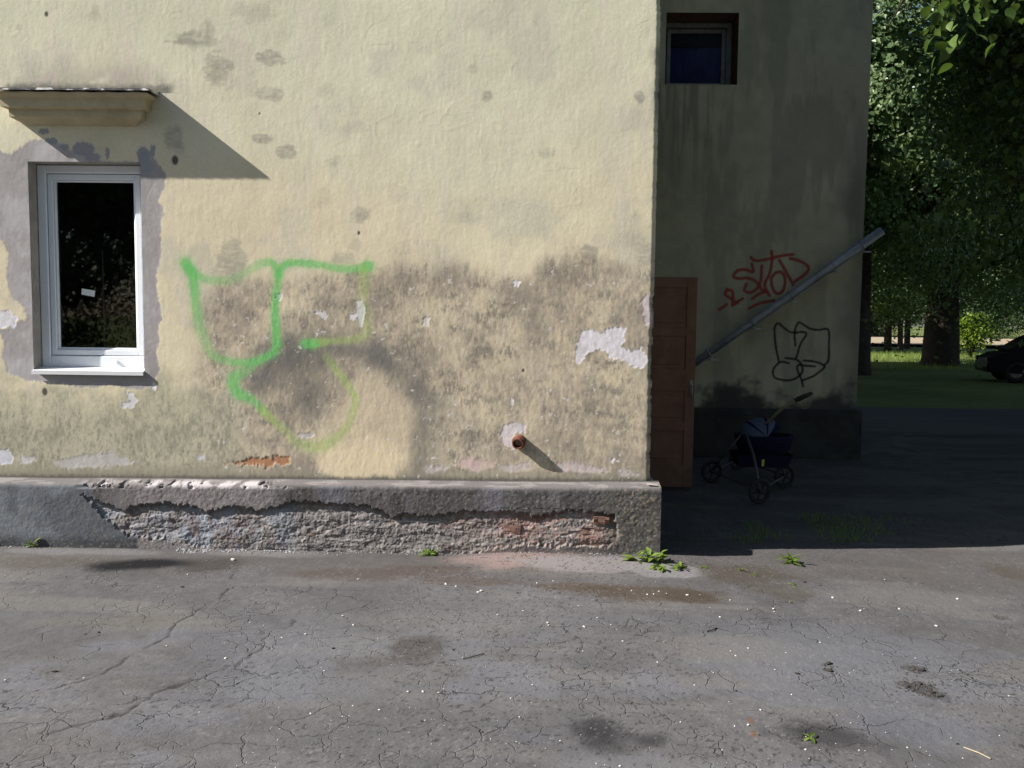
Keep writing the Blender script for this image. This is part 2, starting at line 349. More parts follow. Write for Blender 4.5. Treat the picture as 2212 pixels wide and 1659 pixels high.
    for P, c in peel:
        P = Wp(P); xs = [p[0] for p in P]; zs = [p[1] for p in P]
        m = np.nonzero((X > min(xs) - .06) & (X < max(xs) + .06) & (Z > min(zs) - .06) & (Z < max(zs) + .06))[0]
        if not len(m): continue
        sd = poly_sd(fx[m], fz[m], P) + .022 * (fbm(X[m], Z[m], 45, 3, 81) - .5)
        low_ = P[0][1] < .62; a = sstep(.005, -.004, sd) if not low_ else .8 * sstep(.016, -.014, sd + .05 * (fbm(X[m], Z[m], 18, 4, 82) - .5)); k = a[:, None]; tone = (1 + .35 * (fbm(X[m], Z[m], 28, 3, 83) - .5))[:, None]
        C[m] = C[m] * (1 - k) + np.array(c) * tone * k; H[m] -= .0011 * a; H[m] += .0006 * sstep(.012, .002, np.abs(sd)) * (sd > 0)
    # flecks of lost paint over the belt
    fl = fbm(X, Z, 24, 2, 91) * .55 + fbm(X, Z, 90, 2, 92) * .45
    over((.66, .62, .60), .9 * sstep(.735, .765, fl) * belt)
    # brick showing through
    s = poly_sd(fx, fz, Wp([(486, 1002), (530, 992), (580, 984), (624, 984), (628, 1000), (590, 1006), (540, 1008)])) + .06 * (fbm(X, Z, 30, 4, 95) - .5)
    a = sstep(.004, -.012, s); over((.40, .18, .09), .85 * a); H -= .003 * a
    # drips and scratches
    for u, v, l in ((775, 503, 3), (97, 846, 6), (378, 346, 7), (1130, 800, 3), (560, 245, 2), (100, 30, 4)):
        x0, z0 = W(u, v); over((.05, .05, .05), .9 * sstep(1.3, .7, np.hypot(X - x0, (Z - z0) * .7) / (l * px1)))
    # green spray paint
    def Zc(pts): return [W(345.6 + a * .3385, 518.4 + b * .3385) for a, b in pts]
    G = (.17, .53, .16); Y = (.38, .53, .15)
    strokes = [(G, [(165, 150), (205, 225), (222, 320), (230, 430), (250, 540), (285, 640), (320, 720), (400, 762), (500, 784), (590, 778), (680, 745), (735, 705), (745, 640), (735, 500), (735, 400), (745, 300), (758, 215)], [1.5, 1.2, 1.1, 1.1, 1.25, 1.2, 1, .9, .9, .9, .95, 1, 1, .95, .95, .9, .9], [1, .95, .9, .75, .55, .45, .5, .6, .75, .8, .85, .9, .95, 1, .95, .85, .85]),
               (G, [(750, 215), (728, 160), (690, 140), (630, 158), (560, 200), (480, 243), (400, 258), (310, 253), (240, 228), (180, 175)], [.9] * 10, [.9, .85, .75, .55, .4, .35, .45, .6, .8, .95]),
               (G, [(755, 215), (785, 165), (860, 146), (1000, 156), (1130, 180), (1250, 184), (1325, 168)], [.9, .9, .9, .85, .85, .9, 1.35], [.85, .9, .9, .85, .75, .8, 1]),
               (Y, [(1295, 190), (1300, 300), (1295, 400), (1305, 500), (1322, 560), (1310, 600), (1250, 632), (1100, 645), (990, 660)], [1.1, 1.2, 1.2, 1.1, 1.1, 1, .9, .8, .9], [.55, .4, .3, .3, .4, .4, .45, .5, .7]),
               (G, [(985, 662), (930, 662)], [1, 1.1], [.9, 1]),
               (G, [(600, 790), (545, 840), (485, 868), (468, 915), (500, 980), (590, 1020), (660, 1090)], [.9, 1.1, 1.35, 1.4, 1.3, .9, .8], [.5, .5, .8, .85, .85, .75, .65]),
               (Y, [(650, 1080), (730, 1160), (800, 1220), (860, 1280), (950, 1320), (1050, 1310), (1150, 1240), (1210, 1160), (1240, 1060), (1245, 1000), (1180, 900), (1110, 810), (1060, 745)], [.8, .8, .9, 1.1, 1.3, 1.3, 1.1, .9, .8, .75, .75, .8, 1.0], [.65, .6, .4, .4, .5, .55, .5, .5, .6, .65, .6, .5, .25])]
    wob = .010 * (fbm(X, Z, 16, 2, 101) - .5); spk = fbm(X, Z, 110, 2, 103)
    for c, pts, w, al in strokes:
        P3 = smooth([(*p, a, b) for p, a, b in zip(Zc(pts), w, al)], 4); P = [(p[0], p[1]) for p in P3]
        xs_ = [p[0] for p in P]; zs_ = [p[1] for p in P]; m = np.nonzero((X > min(xs_) - .12) & (X < max(xs_) + .12) & (Z > min(zs_) - .12) & (Z < max(zs_) + .12))[0]
        d, ww = line_d(X[m], Z[m], P, [p[2] for p in P3]); _, aa = line_d(X[m], Z[m], P, [p[3] for p in P3]); r = .028 * ww
        a = sstep(r * 1.35, r * .6, d + wob[m] + .020 * (spk[m] - .5) + .012 * (fin3[m] - .5)); halo = .4 * sstep(r * 2.6, r * .8, d)
        k_ = np.clip(np.clip(aa * 1.0, 0, .95) * (.92 + .3 * (spk[m] - .5)) * a + halo * aa * (1 - a) * .5, 0, 1)[:, None]; C[m] = C[m] * (1 - k_) + np.array(c) * k_
    # relief: trowel marks, brushwork, ridges
    H += .0016 * (fbm(X, Z, 2.2, 2, 111) - .5) * 2 + .0005 * (fbm(X, Z, 9, 3, 113) - .5) * 2
    H += .00028 * (fbm(X * 2.2, Z * .55, 22, 3, 115) - .5) * 2 + .00022 * (fbm(X, Z, 55, 2, 117) - .5) * 2
    rid = np.abs(fbm(X + .2 * fbm(X, Z, 3, 2, 7), Z + .2 * fbm(X, Z, 3, 2, 8), 2.7, 3, 119) - .5)
    H += .00035 * sstep(.012, .0, rid) * sstep(.5, .62, fbm(X, Z, 1.4, 3, 121))
    H += .0007 * belt * (fin2 - .5) * 2
    cr = [[(836, 42), (800, 58), (788, 80), (782, 118)], [(960, 60), (900, 92), (860, 96), (800, 100)], [(1155, 45), (1168, 62)], [(1340, 80), (1372, 62), (1400, 45)], [(1380, 85), (1395, 70)], [(770, 540), (860, 547), (960, 545)], [(860, 905), (905, 960), (930, 980)], [(835, 935), (845, 1010)], [(790, 940), (770, 1000)], [(780, 355), (690, 360)], [(420, 880), (520, 870)], [(1170, 370), (1250, 365)], [(330, 395), (322, 420), (340, 470)]]
    for P in cr:
        d, _ = line_d(wx, wz, Wp(P)); a = sstep(.005, .0, d) * sstep(.35, .6, fbm(X, Z, 9, 3, 123)); H -= .0005 * a; over((.40, .37, .30), .35 * a)
    return np.clip(C, .01, .85), H

Xs = axis([(-14, -5, .5), (-5, -3.75, .05), (-3.75, HX, .006)], (WX0, WX1)); Zs = axis([(.30, 3.72, .006), (3.72, ZW, .05), (ZW, 12.0, .5)], (WZ0, WZ1))
gx, gz = np.meshgrid(Xs, Zs); X = gx.ravel(); Z = gz.ravel()
C, H = wall_wear(X, Z)
edge = sstep(.035, 0, HX - X); chip = sstep(.60, .68, fbm(X * 0, Z, 9, 3, 131)) + .35 * sstep(.5, .7, fbm(X * 0, Z, 40, 2, 133))
chip = chip * np.where(Z < 1.2, 1.5, .55)
Xd = X - edge * .014 * chip; Yd = -H + edge ** 2 * .014 + edge * .012 * chip
V = np.stack([Xd, Yd, Z], 1); Q = grid_faces(len(Xs), len(Zs))
ctr = V[Q].mean(1); Q = Q[~((ctr[:, 0] > WX0) & (ctr[:, 0] < WX1) & (ctr[:, 2] > WZ0) & (ctr[:, 2] < WZ1))]
me = mesh_np("wall", V, Q); set_col(me, C)
M['wall'], nt, bs, co, out, pb = sheet_mat("weathered_yellow_plaster", 95, .10, .16, .003, .93, (1, 1, .7))
link("wall", me, M['wall'], house)
M['plaster'] = simple("side_plaster", (.50, .46, .32), .95, 0, .35, 4, .4, .1, (.2, .19, .15))
M['cement'] = simple("cement", (.40, .375, .345), .95, 0, .25, 9, .4, .1)
# reveals of the window opening
rv = MB(); d0, d1 = .002, .125
rv.add([(WX0, d0, WZ0), (WX0, d0, WZ1), (WX0, d1, WZ1), (WX0, d1, WZ0)], [(0, 1, 2, 3)]); rv.add([(WX1, d0, WZ0), (WX1, d0, WZ1), (WX1, d1, WZ1), (WX1, d1, WZ0)], [(0, 3, 2, 1)])
rv.add([(WX0, d0, WZ1), (WX1, d0, WZ1), (WX1, d1, WZ1), (WX0, d1, WZ1)], [(0, 1, 2, 3)]); rv.add([(WX0, d0, WZ0), (WX1, d0, WZ0), (WX1, d1, WZ0), (WX0, d1, WZ0)], [(0, 3, 2, 1)])
rv.build("reveal", M['cement'], house)

# ---- side wall with the doorway, back, roof
sw = MB(); SX = HX - .012
sw.box(SX - .25, SX, .03, 2.24, .0, 12.0); sw.box(SX - .25, SX, 3.06, 26, 0, 12.0); sw.box(SX - .25, SX, 2.24, 3.06, 2.02, 12.0)
sw.build("side_wall", M['plaster'], house)
MB().box(-14, SX - .26, 1.2, 26, 0, 12.0).build("back_block", M['plaster'], house)
M['roof'] = simple("roof_sheet", (.12, .11, .11), .6, .2, .3, 3)
MB().add([(-14.3, -.35, 12.0), (1.15, -.35, 12.0), (1.15, 26.3, 12.0), (-14.3, 26.3, 12.0), (-6.6, 6.5, 15.3), (-6.6, 19.5, 15.3)], [(0, 1, 4), (1, 2, 5, 4), (2, 3, 5), (3, 0, 4, 5), (3, 2, 1, 0)]).build("roof", M['roof'], house)
# dark room behind the window
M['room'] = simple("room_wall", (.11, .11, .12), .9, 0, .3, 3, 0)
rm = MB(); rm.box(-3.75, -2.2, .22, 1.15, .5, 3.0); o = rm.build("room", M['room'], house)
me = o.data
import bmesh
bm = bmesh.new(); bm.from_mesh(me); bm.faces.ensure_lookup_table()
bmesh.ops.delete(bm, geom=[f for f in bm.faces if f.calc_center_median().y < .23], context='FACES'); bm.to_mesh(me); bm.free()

# ---- plinth
PT = lambda x: .448 + (x + 3.59) * .0085
PXR = .868
def PP(u, v): return on_y(u, v, -.125)
prof = []
for z in np.arange(-.05, .408, .004): prof.append((-.128 + .004 * z, z, 0))
for k in range(1, 7):
    a = k / 6 * math.pi / 2; prof.append((-.126 + .022 * (1 - math.cos(a)), .408 + .024 * math.sin(a), k / 6))
for k in range(1, 14): prof.append((-.104 + k * .0088, .432 + .0012 * k * 1.3, 1))
xs = axis([(-14, -5, .5), (-5, -3.75, .05), (-3.75, PXR, .0045)]); prof = np.array(prof)
gi, gx = np.meshgrid(np.arange(len(prof)), xs, indexing='ij'); X = gx.ravel(); I = gi.ravel()
Yp = prof[I, 0]; Zp = prof[I, 1] * np.where(prof[I, 1] > 0, (PT(X)) / .448, 1.0); ledge = prof[I, 2]
front = (1 - ledge)
ero = [(172, 1066), (215, 1105), (258, 1146), (262, 1152), (300, 1162), (350, 1164), (376, 1178), (440, 1182), (480, 1196), (620, 1198), (900, 1200), (985, 1198), (1020, 1196), (1095, 1182), (1150, 1178), (1200, 1184), (1250, 1178), (1300, 1182), (1330, 1176), (1337, 1140), (1326, 1112), (1290, 1106), (1240, 1104), (1200, 1108), (1150, 1116), (1120, 1106), (1060, 1106), (1000, 1104), (960, 1112), (905, 1116), (880, 1106), (850, 1118), (822, 1104), (790, 1094), (740, 1088), (690, 1086), (640, 1084), (600, 1092), (560, 1102), (520, 1094), (480, 1096), (445, 1104), (420, 1092), (370, 1090), (330, 1086), (300, 1092), (272, 1100), (240, 1094)]
mid = fbm(X, Zp, 8, 4, 201); fine = fbm(X, Zp, 45, 4, 203, .6); big = fbm(X, Zp, 2, 3, 205)
ex = X + .03 * (fbm(X, Zp, 25, 3, 207) - .5); ez = Zp + .026 * (fbm(X * 1.6, Zp, 25, 4, 209, .7) - .5) * 2
sd = poly_sd(ex, ez + .02 * (fbm(X * 2.2, X * 0, 14, 4, 210, .75) - .5), [PP(*p) for p in ero])
a = sstep(.004, -.010, sd) * front
# upper lip position above each point: how deep into the hollow it is
lip = np.interp(X, *zip(*sorted(PP(*p) for p in [(172, 1062), (240, 1094), (300, 1092), (370, 1090), (420, 1092), (480, 1096), (560, 1102), (600, 1092), (690, 1086), (790, 1094), (850, 1118), (905, 1116), (1000, 1104), (1060, 1106), (1150, 1116), (1240, 1104), (1326, 1112), (1340, 1150)])))
below = np.clip(lip - Zp, 0, 1)
depth = .008 + .024 * np.exp(-below / .05) + .016 * sstep(.12, .2, below) * 0
Y = Yp + a * depth
rough = a * (.009 * (fbm(X * .6, Zp * 1.9, 9, 4, 211) - .5) * 2 + .003 * (fine - .5) * 2 + .0022 * (fbm(X, Zp, 110, 2, 213) - .5) * 2 + .004 * sstep(.5, .56, fbm(X * .7, Zp * 1.4, 11, 3, 212)))
Y = Y + rough + (1 - a) * (.003 * (mid - .5) * 2 + .0022 * (fine - .5) * 2) * np.where(X < PP(260, 0)[0], .5, 1)
# crumbled rim of the ledge between two points, and a chipped joint
rim = sstep(.35, .6, ledge) * sstep(1.2, .6, ledge * 1.0) * 0
crumb = sstep(PP(130, 0)[0], PP(160, 0)[0], X) * sstep(PP(640, 0)[0], PP(560, 0)[0], X) * sstep(.395, .415, prof[I, 1]) * sstep(.448, .436, prof[I, 1])
cnz = .5 * fbm(X, X * 0, 4.5, 3, 215) + .5 * fbm(X, Zp * 2, 30, 4, 216); Y += crumb * .022 * sstep(.46, .56, cnz); Zp = Zp - crumb * .010 * sstep(.44, .58, cnz)
wave = .006 * (fbm(X, X * 0, 1.3, 2, 217) - .5) * 2; Zp = Zp + wave * (prof[I, 1] > .3)
# colours
C = np.tile(np.array((.165, .155, .15)), (X.size, 1))
def over(c, w):
    global C
    w = np.clip(w, 0, 1)[:, None]; C = C * (1 - w) + np.array(c) * w
C *= (1 + .7 * (mid - .5) + .35 * (fine - .5))[:, None]
over((.26, .25, .27), .6 * sstep(.55, .68, fbm(X * 2, Zp * .7, 3, 3, 221)) * front)
over((.43, .395, .385), .9 * sstep(PP(180, 0)[0], PP(300, 0)[0], X) * sstep(PP(640, 0)[0], PP(520, 0)[0], X) * front * (1 - a))
over((.29, .29, .33), .8 * sstep(.16, .03, np.abs(X - PP(715, 0)[0])) * sstep(.2, .3, Zp) * (.4 + fine)); over((.30, .30, .34), .7 * sstep(.1, .03, np.abs(X - PP(1075, 0)[0])) * sstep(.2, .3, Zp) * (.4 + fine))
plate = sstep(.0, -.012, X - (PP(172, 0)[0] + np.clip((lip * 0 + PP(0, 1062)[1] - Zp), 0, .3) * 1.02)) * front
over((.205, .225, .25), plate); over((.34, .385, .42), plate * .8 * sstep(.45, .65, fbm(X, Zp, 4, 3, 223))); over((.10, .10, .105), plate * .8 * sstep(.12, .03, Zp + .06 * (mid - .5)))
over((.37, .345, .33), a); over((.25, .23, .21), a * .8 * sstep(.5, .66, fine)); over((.62, .60, .56), a * .8 * sstep(.60, .72, fbm(X, Zp, 70, 3, 225)))
lefta = a * sstep(PP(660, 0)[0], PP(560, 0)[0], X); over((.46, .46, .48), lefta * sstep(.48, .56, fbm(X, Zp, 7, 3, 226))); over((.40, .45, .50), lefta * .8 * sstep(.58, .64, fbm(X, Zp, 5, 3, 228)))
mj = np.abs(Zp - (PP(800, 1127)[1] + .004 * (fbm(X, X * 0, 6, 2, 230) - .5))); over((.70, .67, .63), a * sstep(.006, .001, mj) * sstep(PP(620, 0)[0], PP(680, 0)[0], X) * sstep(PP(1060, 0)[0], PP(990, 0)[0], X) * sstep(.35, .5, fbm(X, X * 0, 9, 2, 232)))
redx = sstep(PP(960, 0)[0], PP(1180, 0)[0], X + .4 * (mid - .5)); over((.44, .27, .22), a * redx * .75 * sstep(.46, .66, fbm(X * .7, Zp * 2, 10, 4, 227) + .05)); over((.26, .16, .125), a * .5 * sstep(.66, .74, fbm(X, Zp, 9, 3, 229)))
over((.66, .52, .46), a * redx * .95 * sstep(.58, .68, fbm(X, Zp, 38, 3, 231)))
base = sstep(.06, .0, Zp + .03 * (mid - .5)) * front; over((.55, .43, .37), base * sstep(PP(1020, 0)[0], PP(1120, 0)[0], X) * sstep(PP(1345, 0)[0], PP(1300, 0)[0], X) * .75)
over((.48, .41, .36), .9 * sstep(.009, .0, np.abs(sd)) * front * sstep(.14, .06, Zp) * sstep(PP(1020, 0)[0], PP(1120, 0)[0], X))
rgt = sstep(PP(1300, 0)[0], PP(1350, 0)[0], X) * front; over((.15, .145, .135), rgt * .8); over((.36, .30, .20), rgt * sstep(.68, .74, fbm(X, Zp, 60, 2, 233))); over((.30, .30, .28), front * (1 - a) * .9 * sstep(.70, .76, fbm(X, Zp, 70, 2, 235)))
over((.26, .245, .24), ledge * .9); over((.37, .35, .34), ledge * sstep(.5, .64, fbm(X * .6, Yp * 2, 14, 4, 237))); over((.09, .085, .08), sstep(.9, 1, ledge) * sstep(-.03, .0, Yp))
over((.80, .77, .76), crumb * sstep(.5, .6, fbm(X, Zp * 2, 12, 4, 218)) * .9)
V = np.stack([X, Y, Zp], 1); Q = grid_faces(len(xs), len(prof))
me = mesh_np("plinth", V, Q); set_col(me, np.clip(C * np.array((.56, .55, .57)), .02, .8))
M['plinth'], *_r = sheet_mat("worn_plinth_render", 120, .2, .45, .005, .95)
pl = link("plinth", me, M['plinth'], house)
# its return round the corner
yy = axis([(-.124, .1, .006), (.1, 4.2, .1)]); zz = np.arange(-.05, PT(PXR) - .008, .008); gy, gz2 = np.meshgrid(yy, zz); Yf = gy.ravel(); Zf = gz2.ravel()
V = np.stack([PXR - .002 + .004 * (fbm(Yf, Zf, 20, 3, 241) - .5) - .02 * sstep(PT(PXR) - .04, PT(PXR) - .008, Zf) ** 2, Yf, Zf], 1)
me = mesh_np("plinth_return", V, grid_faces(len(yy), len(zz))); set_col(me, np.tile((.15, .145, .135), (len(V), 1)) * (.7 + .6 * fbm(Yf, Zf, 30, 3, 243))[:, None]); link("plinth_return", me, M['plinth'], pl)
MB().add([(HX - .03, -.10, PT(PXR) - .004), (PXR - .02, -.10, PT(PXR) - .010), (PXR - .02, 4.2, PT(PXR) - .010), (HX - .03, 4.2, PT(PXR) - .004)], [(0, 1, 2, 3)]).build("plinth_ledge", M['cement'], pl)

# bricks laid bare at the right-hand end
rb = random.Random(77); M['brick'] = simple("old_brick", (.20, .115, .092), .95, 0, .45, 25, .8, .1, (.33, .27, .23)); bricks = []
for k in range(4):
    b = bmesh.new(); bmesh.ops.create_cube(b, size=1); bmesh.ops.subdivide_edges(b, edges=b.edges, cuts=2, use_grid_fill=True)
    for v_ in b.verts: v_.co += Vector((rb.uniform(-.06, .06), rb.uniform(-.10, .10), rb.uniform(-.09, .09)))
    q = bpy.data.meshes.new("brick"); b.to_mesh(q); b.free(); q.materials.append(M['brick']); bricks.append(q)
for zc, us in ((.105, (1085, 1128, 1168, 1212, 1252, 1292)), (.178, (1105, 1148, 1192, 1232, 1272, 1308)), (.25, (1172, 1215, 1296))):
    for u in us:
        if rb.random() < .15: continue
        x = PP(u, 1150)[0] + rb.uniform(-.01, .01); o = link("brick", rb.choice(bricks), None, pl, (x, -.088 + rb.uniform(-.012, .008), zc + rb.uniform(-.008, .008)), (rb.uniform(-.08, .08), rb.uniform(-.06, .06), rb.uniform(-.08, .08))); o.scale = (rb.uniform(.075, .12), .05, rb.uniform(.042, .062))
# ---- cornice over the window
cor_prof = [(.0, .0), (.15, -.012), (.15, -.024), (.118, -.046), (.114, -.098), (.080, -.106), (.078, -.152), (.012, -.190), (.0, -.195)]
cx1 = on_y(345.5, 192, 0)[0] - .012; cx0 = 2 * (WX0 + WX1) / 2 - cx1 - .02; cz = on_y(345.5, 193, -.16)[1] - .004; D = .16
M['cornice'] = simple("ochre_moulding_paint", (.52, .45, .30), .9, 0, .15, 9, .25, .1, (.36, .29, .18))
mb = MB(); v = []
xsn = np.linspace(0, 1, 60)
for p, z in cor_prof:
    l, r = cx0 + (D - p), cx1 - (D - p)
    row = [(l, .004, cz + z)] + [(l + (r - l) * t, -p, cz + z + .002 * math.sin(t * 37 + z * 50)) for t in xsn] + [(r, .004, cz + z)]
    v += row
n = 62; mb.add(v, [(i * n + j, i * n + j + 1, (i + 1) * n + j + 1, (i + 1) * n + j) for i in range(len(cor_prof) - 1) for j in range(n - 1)])
cor = mb.build("cornice", M['cornice'], house)
m, nt, bs = mat_new("flaking_sheet_metal"); co = objco(nt); mp = N(nt, "ShaderNodeMapping"); mp.inputs["Scale"].default_value = (9, 3, 30); nt.links.new(co, mp.inputs[0])
nt.links.new(mixc(nt, ramp(nt, nz(nt, mp.outputs[0], 1.0, 5, .6), [(.50, 0), (.53, 1)]), (.07, .065, .07), (.72, .70, .68)), bs.inputs["Base Color"]); bs.inputs["Roughness"].default_value = .6; M['flash'] = m
fl = MB(); rng = random.Random(4)
for k in range(40):
    a0 = cx0 - .01 + (cx1 - cx0 + .02) * k / 40; a1 = cx0 - .01 + (cx1 - cx0 + .02) * (k + 1) / 40; w0 = .0009 * math.sin(k * 1.7); w1 = .0009 * math.sin((k + 1) * 1.7)
    fl.add([(a0, -.166 + w0, cz - .004), (a1, -.166 + w1, cz - .004), (a1, -.166 + w1, cz + .009 + w1), (a0, -.166 + w0, cz + .009 + w0), (a1, .002, cz + .028), (a0, .002, cz + .028)], [(0, 1, 2, 3), (3, 2, 4, 5)])
fl.add([(cx1 + .01, -.166, cz - .004), (cx1 + .01, .002, cz + .002), (cx1 + .01, .002, cz + .028), (cx1 + .01, -.166, cz + .009)], [(0, 1, 2, 3)])
fl.build("flashing", M['flash'], cor)

# ---- window
M['pvc'] = simple("white_plastic_frame", (.80, .84, .90), .35, 0, .04, 8, 0, .5)
M['sheet'] = simple("white_sheet_metal", (.72, .73, .75), .4, 0, .06, 8, 0, .5)
win = link("window", None, parent=house, loc=((WX0 + WX1) / 2, .1, WZ0)); ox, oy, oz = win.location
def wb(mb, name, mat, par=win, **k):
    o = mb.build(name, mat, par, **k)
    for v in o.data.vertices: v.co = (v.co.x - ox, v.co.y - oy, v.co.z - oz)
    return o
def ring(mb, x0, x1, z0, z1, wl, wr, wb_, wt, y0, y1, b=.006):
    mb.box(x0, x0 + wl, y0, y1, z0, z1, b); mb.box(x1 - wr, x1, y0, y1, z0, z1, b)
    mb.box(x0 + wl - .003, x1 - wr + .003, y0 + .0006, y1, z1 - wt, z1, b); mb.box(x0 + wl - .003, x1 - wr + .003, y0 + .0006, y1, z0, z0 + wb_, b)
FX0, FX1, FZ0, FZ1 = WX0 + .002, WX1 + .02, WZ0 + .03, WZ1 - .004
f = MB(); ring(f, FX0, FX1, FZ0, FZ1, .062, .066, .078, .055, .095, .16); fr = wb(f, "frame", M['pvc'])
sx0, sx1, sz0, sz1 = FX0 + .066, FX1 - .070, FZ0 + .082, FZ1 - .059
s = MB(); ring(s, sx0, sx1, sz0, sz1, .038, .038, .038, .038, .102, .15, .005); sa = wb(s, "sash", M['pvc'])
g = MB(); ring(g, sx0 + .036, sx1 - .036, sz0 + .036, sz1 - .036, .016, .016, .016, .016, .112, .14, .007); wb(g, "glazing_bead", M['pvc'])
m, nt, bs = mat_new("window_glass"); nt.nodes.remove(bs)
gl = N(nt, "ShaderNodeBsdfGlossy"); gl.inputs["Roughness"].default_value = .02; tr = N(nt, "ShaderNodeBsdfTransparent"); tr.inputs[0].default_value = (.6, .62, .64, 1)
fn = N(nt, "ShaderNodeFresnel"); fn.inputs[0].default_value = 1.5; ms = N(nt, "ShaderNodeMixShader"); nt.links.new(math_(nt, 'ADD', fn.outputs[0], .03), ms.inputs[0]); nt.links.new(tr.outputs[0], ms.inputs[1]); nt.links.new(gl.outputs[0], ms.inputs[2]); nt.links.new(ms.outputs[0], nt.nodes["Material Output"].inputs[0]); M['glass'] = m
M['dullglass'] = m.copy(); dn = M['dullglass'].node_tree; [setattr(q.inputs[1], 'default_value', -.035) for q in dn.nodes if q.type == 'MATH']
g = MB(); g.box(sx0 + .05, sx1 - .05, .128, .134, sz0 + .05, sz1 - .05); gls = wb(g, "pane", M['glass'])
M['paper'] = simple("paper", (.75, .76, .78), .8, 0, .05, 20, 0, .1)
x0, z0 = on_y(191, 631, .125); st = MB(); st.prism([(x0 - .045, z0 + .024), (x0 - .049, z0 - .016), (x0 + .038, z0 - .032), (x0 + .046, z0 + .010)], .1250, .1275); wb(st, "sticker", M['paper'])
sc_ = MB(); x0, z0 = on_y(251, 780, .095); sc_.box(x0 - .014, x0 + .014, .082, .096, z0 - .006, z0 + .006, .003); wb(sc_, "drain_cap", M['pvc'])
si = MB(); si.add([(WX0 + .0, .10, WZ0 + .033), (WX1, .10, WZ0 + .033), (WX1, -.022, WZ0 + .012), (WX0 - .004, -.022, WZ0 + .012), (WX0 - .004, -.022, WZ0 - .014), (WX1, -.022, WZ0 - .014), (WX0 - .004, -.014, WZ0 - .014), (WX1, -.014, WZ0 - .014), (WX1, .0, WZ0 + .005), (WX1, .1, WZ0 + .005)], [(0, 1, 2, 3), (3, 2, 5, 4), (4, 5, 7, 6), (1, 9, 8, 7, 5, 2)]); wb(si, "sill", M['sheet'])
# net curtain rod and cord inside
cd = MB(); cd.tube([(-3.0, .30, 2.0), (-3.0, .30, 1.22)], .004, 6); wb(cd, "blind_cord", M['pvc'])
isl = MB(); isl.box(-3.4, -2.5, .17, .34, 1.19, 1.21, .004); wb(isl, "inner_sill", M['sheet'])

# ---- rusty pipe stub
M['rust'] = simple("rust", (.20, .075, .045), .85, .2, .5, 30, .6, .3, (.10, .05, .04))
x0, z0 = W(1120, 956); pp = MB(); ax = Vector((-.25, -1, -.22)).normalized(); o_ = Vector((x0 + .012, .02, z0 + .014)); a_ = ax.orthogonal().normalized(); b_ = ax.cross(a_)
def pring(t, r, n=16): return [o_ + ax * t + (a_ * math.cos(2 * math.pi * k / n) + b_ * math.sin(2 * math.pi * k / n)) * r for k in range(n)]
prs = [(0, .042), (.030, .042), (.032, .045), (.050, .045), (.052, .038), (.076, .038), (.077, .031), (.01, .030)]
v = []; [v.extend(pring(t, r)) for t, r in prs]
pp.add(v, [(i * 16 + k, i * 16 + (k + 1) % 16, (i + 1) * 16 + (k + 1) % 16, (i + 1) * 16 + k) for i in range(len(prs) - 1) for k in range(16)] + [tuple(range(112, 128))])
pp.build("pipe", M['rust'], house)["label"] = "rusty pipe stub sticking out of the wall"

# ---- open door leaf
M['door'] = simple("red_brown_door_paint", (.23, .115, .082), .6, 0, .25, 6, .2, .3, (.14, .07, .05))
door = link("door", None, parent=house, loc=(SX + .01, 2.2, 0)); door["label"] = "red brown panelled door leaf standing open"
DW, DH = .70, 1.955
fr_ = MB(); rails = [(0.03, .25), (.55, .63), (.92, 1.12), (1.42, 1.50), (1.86, DH)]
fr_.box(0, .09, -.02, .022, .03, DH, .003); fr_.box(DW - .09, DW, -.02, .022, .03, DH, .003)
for a0, a1 in rails: fr_.box(.088, DW - .088, -.0194, .0214, a0, a1, .003)
fr_.build("door_frame", M['door'], door)
for i in range(4):
    p_ = MB(); z0, z1 = rails[i][1] - .006, rails[i + 1][0] + .006; p_.box(.084, DW - .084, -.006, .012, z0, z1); p_.box(.125, DW - .125, -.013, .0, z0 + .045, z1 - .045, .006); p_.build("panel", M['door'], door)
M['steel'] = simple("dull_steel", (.22, .21, .21), .45, .8, .25, 14, .1, .5)
h_ = MB(); h_.box(DW - .050, DW - .018, -.026, -.020, .86, 1.02, .002); h_.tube([(DW - .034, -.024, .97), (DW - .034, -.055, .97), (DW - .036, -.060, .90), (DW - .034, -.050, .86)], .007, 8); h_.build("handle", M['steel'], door)

# ================================================================== THE SET-BACK WING
WY, WXR = 4.2, 3.745
wing = thing("wing", "shaded set-back house wing with small window and red and black graffiti tags", "building", (2.3, WY, 0))
def G(u, v): return on_y(u, v, WY)
def T5(pts): return [G(1382.5 + a * .2344, 483.9 + b * .2344) for a, b in pts]
wx0, wz1 = G(1440, 27); wx1, wz0 = G(1592, 183)
xs = axis([(.60, WXR, .009)], (wx0, wx1)); zs = axis([(.50, 5.6, .009), (5.6, 12, .4)], (wz0, wz1)); gx, gz = np.meshgrid(xs, zs); X = gx.ravel(); Z = gz.ravel()
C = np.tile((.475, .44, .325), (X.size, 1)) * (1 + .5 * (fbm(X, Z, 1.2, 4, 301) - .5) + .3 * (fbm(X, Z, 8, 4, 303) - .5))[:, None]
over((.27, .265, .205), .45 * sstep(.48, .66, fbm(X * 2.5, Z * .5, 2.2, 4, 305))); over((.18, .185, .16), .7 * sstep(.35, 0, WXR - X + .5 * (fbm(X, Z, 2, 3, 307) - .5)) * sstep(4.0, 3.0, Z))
over((.06, .06, .058), .93 * sstep(.86, .66, Z + .7 * (fbm(X, Z, 3.2, 5, 309) - .5))); over((.2, .19, .16), .6 * sstep(.12, .0, np.abs(X - 1.75) - .35 + .1 * fbm(X * 6, Z, 2, 2, 311)) * sstep(2.6, 4.2, Z) * (Z < wz0) * sstep(.45, .6, fbm(X * 6, Z * .4, 3, 3, 313)))
